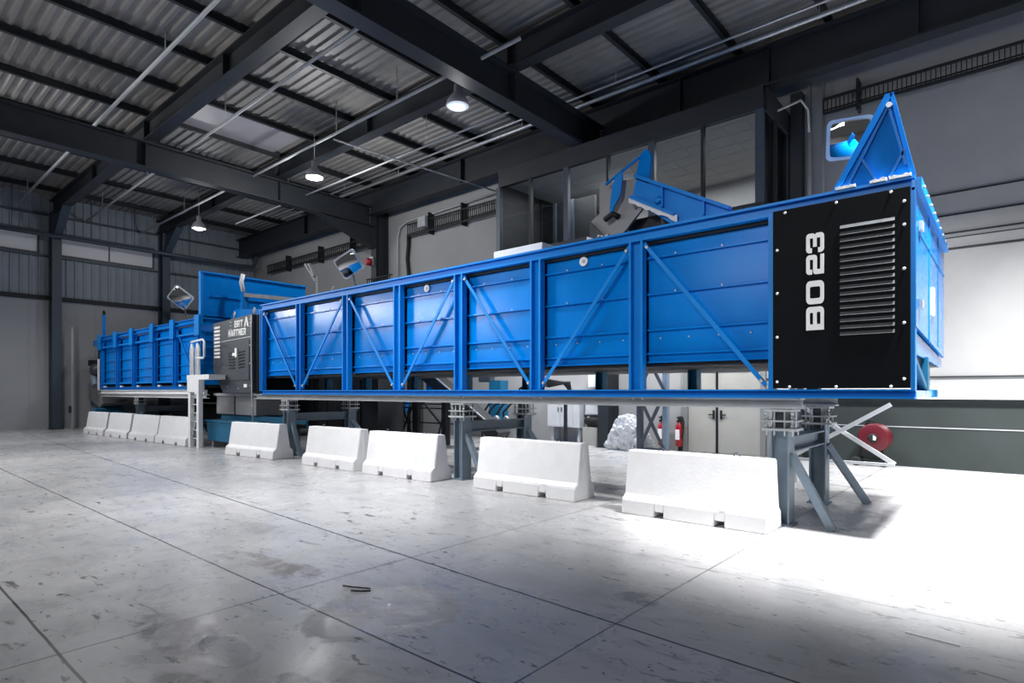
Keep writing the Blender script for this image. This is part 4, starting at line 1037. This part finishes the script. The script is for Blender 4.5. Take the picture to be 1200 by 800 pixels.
# far left end: chute and feeder below the tail
t = thing('tail_chute', 'grey sheet metal chute below the far end of the left dryer', 'chute', (-30.6, 8, 0))
MB().poly([(-31.8, 7.7, 2.0), (-30.7, 7.7, 2.0), (-29.6, 7.7, 1.15), (-30.2, 7.7, .95), (-31.8, 7.7, 1.3)], (0, 1, 0), .9).build('hopper', 'greyplate', t)
MB().poly([(-31.8, 7.75, 1.3), (-30.6, 7.75, 1.2), (-29.4, 7.75, .6), (-29.4, 7.75, .4), (-30.6, 7.75, .7)], (0, 1, 0), .8).build('slide', 'teal', t)
MB().box(-31.7, -30.8, 7.8, 8.5, 0, 1.0).build('base', 'greyplate', t)
o = MB().box(-28.2, -27.75, 6.95, 7.3, 0, .95).build('teal_crate', 'teal', bevel=.02)
tag(o, 'narrow teal box at the left end of the barrier row', 'box')
t = thing('door_post', 'slim grey upright with a latch in front of the left wall', 'post', (-30.6, 6.6, 0))
MB().box(-31.2, -31.12, 6.9, 6.98, 0, 4.4).build('upright', 'beamgrey', t)
MB().box(-31.26, -31.08, 6.84, 6.9, .7, 1.0).build('latch', 'anthracite', t)

o = MB().tube([(-4.3, 2.83, .012), (-4.2, 2.86, .014), (-4.06, 2.93, .014), (-4.02, 2.9, .012), (-4.06, 2.85, .012), (-4.14, 2.8, .012)], .007, 6).build('rubber_scrap', 'rubber')
tag(o, 'small dark hook-shaped scrap lying on the damp floor patch', 'scrap')
o = MB().bar((-.57, 4.79, .006), (-.27, 4.76, .006), .012, .01).build('white_strip', 'paper')
tag(o, 'thin white strip lying on the floor in the right foreground', 'scrap')

# ------------------------------------------------------------------ convex mirrors
def mirror(label, c, w, h, tilt, post):
    t = thing('convex_mirror', label, 'mirror', c, 'convex mirrors above the dryers')
    bx = MB()
    cx, cy, cz = c
    face_dir = Vector((-cx*.35+1.5, -cy, -4.6)).normalized()   # looks down toward the hall
    up = Vector((0, 0, 1)); side = face_dir.cross(up).normalized(); upv = side.cross(face_dir).normalized()
    R = Matrix.Rotation(tilt, 3, face_dir); side = R @ side; upv = R @ upv
    C0 = Vector(c)
    fr = rrect(-w/2, -h/2, w/2, h/2, (.09,)*4, 5)
    b = MB(); b.poly([C0+side*u+upv*v-face_dir*.05 for u, v in fr], face_dir, .045); b.build('frame', 'white', t)
    n = 14; vs = []; fs = []
    W, H = w/2-.055, h/2-.055
    for j in range(n+1):
        for i in range(n+1):
            u = -1+2*i/n; v = -1+2*j/n
            k = .03 + .07*(1-(u*u+v*v)/2)
            # round the corners slightly
            s = 1-.06*(abs(u)*abs(v))**4
            vs.append(C0+side*(u*W*s)+upv*(v*H*s)+face_dir*(k-.03))
    for j in range(n):
        for i in range(n): a = j*(n+1)+i; fs.append((a, a+1, a+n+2, a+n+1))
    m = MB(); m.add(vs, fs, True); m.build('mirror_face', 'mirror', t)
    p = MB(); p.tube([C0-face_dir*.06, C0-face_dir*.2, Vector(post)], .03, 8); p.build('bracket_pole', 'galv', t)
mirror('convex mirror in a white frame beside the triangular hood', (-2.0, 10.6, 5.67), .66, .62, -.04, (-1.85, 10.68, 3.915))
mirror('tilted convex mirror in a white frame above the middle of the long dryer', (-15.8, 10.6, 5.6), .8, .7, .5, (-15.2, 10.68, 3.915))
mirror('small tilted convex mirror above the far left dryer', (-29.2, 10.6, 5.95), .95, .8, -.7, (-28.6, 10.9, 3.775))
t = thing('floodlight_bracket', 'grey forked bracket standing above the blue end wall', 'bracket', (-21.9, 12, 4))
MB().tube([(-21.5, 12.95, 0), (-21.5, 12.95, 6.3)], .06, 8).build('pole', 'beamgrey', t)
MB().bar((-21.5, 12.9, 6.1), (-22.3, 12.9, 6.9), .12, .08).build('arm', 'beamgrey', t)
MB().bar((-21.55, 12.85, 6.3), (-21.95, 12.85, 6.85), .12, .08).build('arm', 'beamgrey', t)

# ------------------------------------------------------------------ light
def area(name, loc, target, power, sx, sy, col=(1, 1, 1), spread=PI):
    l = bpy.data.lights.new(name, 'AREA'); l.shape = 'RECTANGLE'; l.size = sx; l.size_y = sy; l.energy = power; l.color = col; l.spread = spread
    o = bpy.data.objects.new(name, l); COL.objects.link(o); o.location = loc
    o.rotation_euler = (Vector(target)-Vector(loc)).to_track_quat('-Z', 'Y').to_euler(); return o
def spot(name, loc, target, power, angle, blend=.8, size=.5, col=(1, 1, 1)):
    l = bpy.data.lights.new(name, 'SPOT'); l.energy = power; l.spot_size = math.radians(angle); l.spot_blend = blend; l.shadow_soft_size = size; l.color = col
    o = bpy.data.objects.new(name, l); COL.objects.link(o); o.location = loc
    o.rotation_euler = (Vector(target)-Vector(loc)).to_track_quat('-Z', 'Y').to_euler(); return o
# added spots without fixtures, brightening the floor, dryer end and back wall
spot('added_floor_spot', (.9, 7.4, 9.2), (-1.1, 8.2, 0), 17500, 47, 1., .5)
spot('added_floor_spot', (1.6, 10.6, 9.2), (1.2, 13.4, 0), 17000, 64, 1., .5)
spot('added_floor_spot', (-8.5, 4.6, 9.2), (-8.2, 5.8, 0), 4000, 72, 1., .5)
spot('added_floor_spot', (-17., 4.2, 9.2), (-14., 3.0, 0), 2900, 96, 1., .5)
spot('added_floor_spot', (-26., 4.6, 9.2), (-27.5, 4.8, 0), 1000, 96, 1., .5)
# added area fills brightening the back-wall passage and the floor under the dryer
for x in (-1.2, -4.6, -8, -11.6):
    area('added_passage_fill', (x, 13.3, 5.0), (x, 14.2, 0), 70 if x > -2 else 225, 1.2, .3)
# added spots in mid-air on the camera side, brightening the dryer fronts
for x, p in ((-1.2, 800), (-4.6, 1150), (-8.2, 1300), (-13, 1350), (-19, 1200), (-23, 900), (-27, 1100)):
    spot('added_dryer_spot', (x, -3., 8.0), (x-.4, 7.5, 3.15), p*1.15, 37, 1., .35)
# glow of the hanging bell lamps
for p, pw in zip(LP, (14, 380, 130)):
    l = bpy.data.lights.new('bell_lamp_light', 'POINT'); l.energy = pw; l.shadow_soft_size = .2
    o = bpy.data.objects.new('bell_lamp_light', l); COL.objects.link(o); o.location = (p[0], p[1], p[2]-.25)
# added out-of-view area lights for sheen and fill on the dryer panels
area('added_front_area', (-24, -3, 5.9), (-12, 7.5, 3.4), 430, 11, .9, (.97, .98, 1), math.radians(140))
area('added_glare_area', (-23, -3, 9.2), (-12, 7.5, 3.), 330, 11, .9)  # added area light, meant to put a glare on the wet floor patch
area('added_front_area', (-5, -8.5, 6.9), (-6, 7.5, 3), 150, 9, 1.4, (.97, .98, 1), math.radians(140))
# added area light brightening the office interior
area('added_office_fill', (-8.1, 15.6, 7.9), (-8.1, 15.6, 0), 330, 6, 2.6)

w = bpy.data.worlds.new('hall'); SC.world = w; w.use_nodes = True
w.node_tree.nodes['Background'].inputs[0].default_value = (.86, .88, .92, 1)
w.node_tree.nodes['Background'].inputs[1].default_value = .06

# ------------------------------------------------------------------ camera
cam = bpy.data.cameras.new('camera'); co = bpy.data.objects.new('camera', cam); COL.objects.link(co)
co.location = (0, 0, 1.65)
fwd = Vector((-.6507, .7594, 0))
co.rotation_euler = fwd.to_track_quat('-Z', 'Y').to_euler()
cam.sensor_width = 36; cam.lens = 36*688/1200; cam.shift_y = 58/1200; cam.clip_end = 200
SC.camera = co
SC.view_settings.view_transform = 'Standard'; SC.view_settings.look = 'None'
SC.view_settings.gamma = 1; SC.view_settings.exposure = 0; SC.view_settings.use_curve_mapping = False
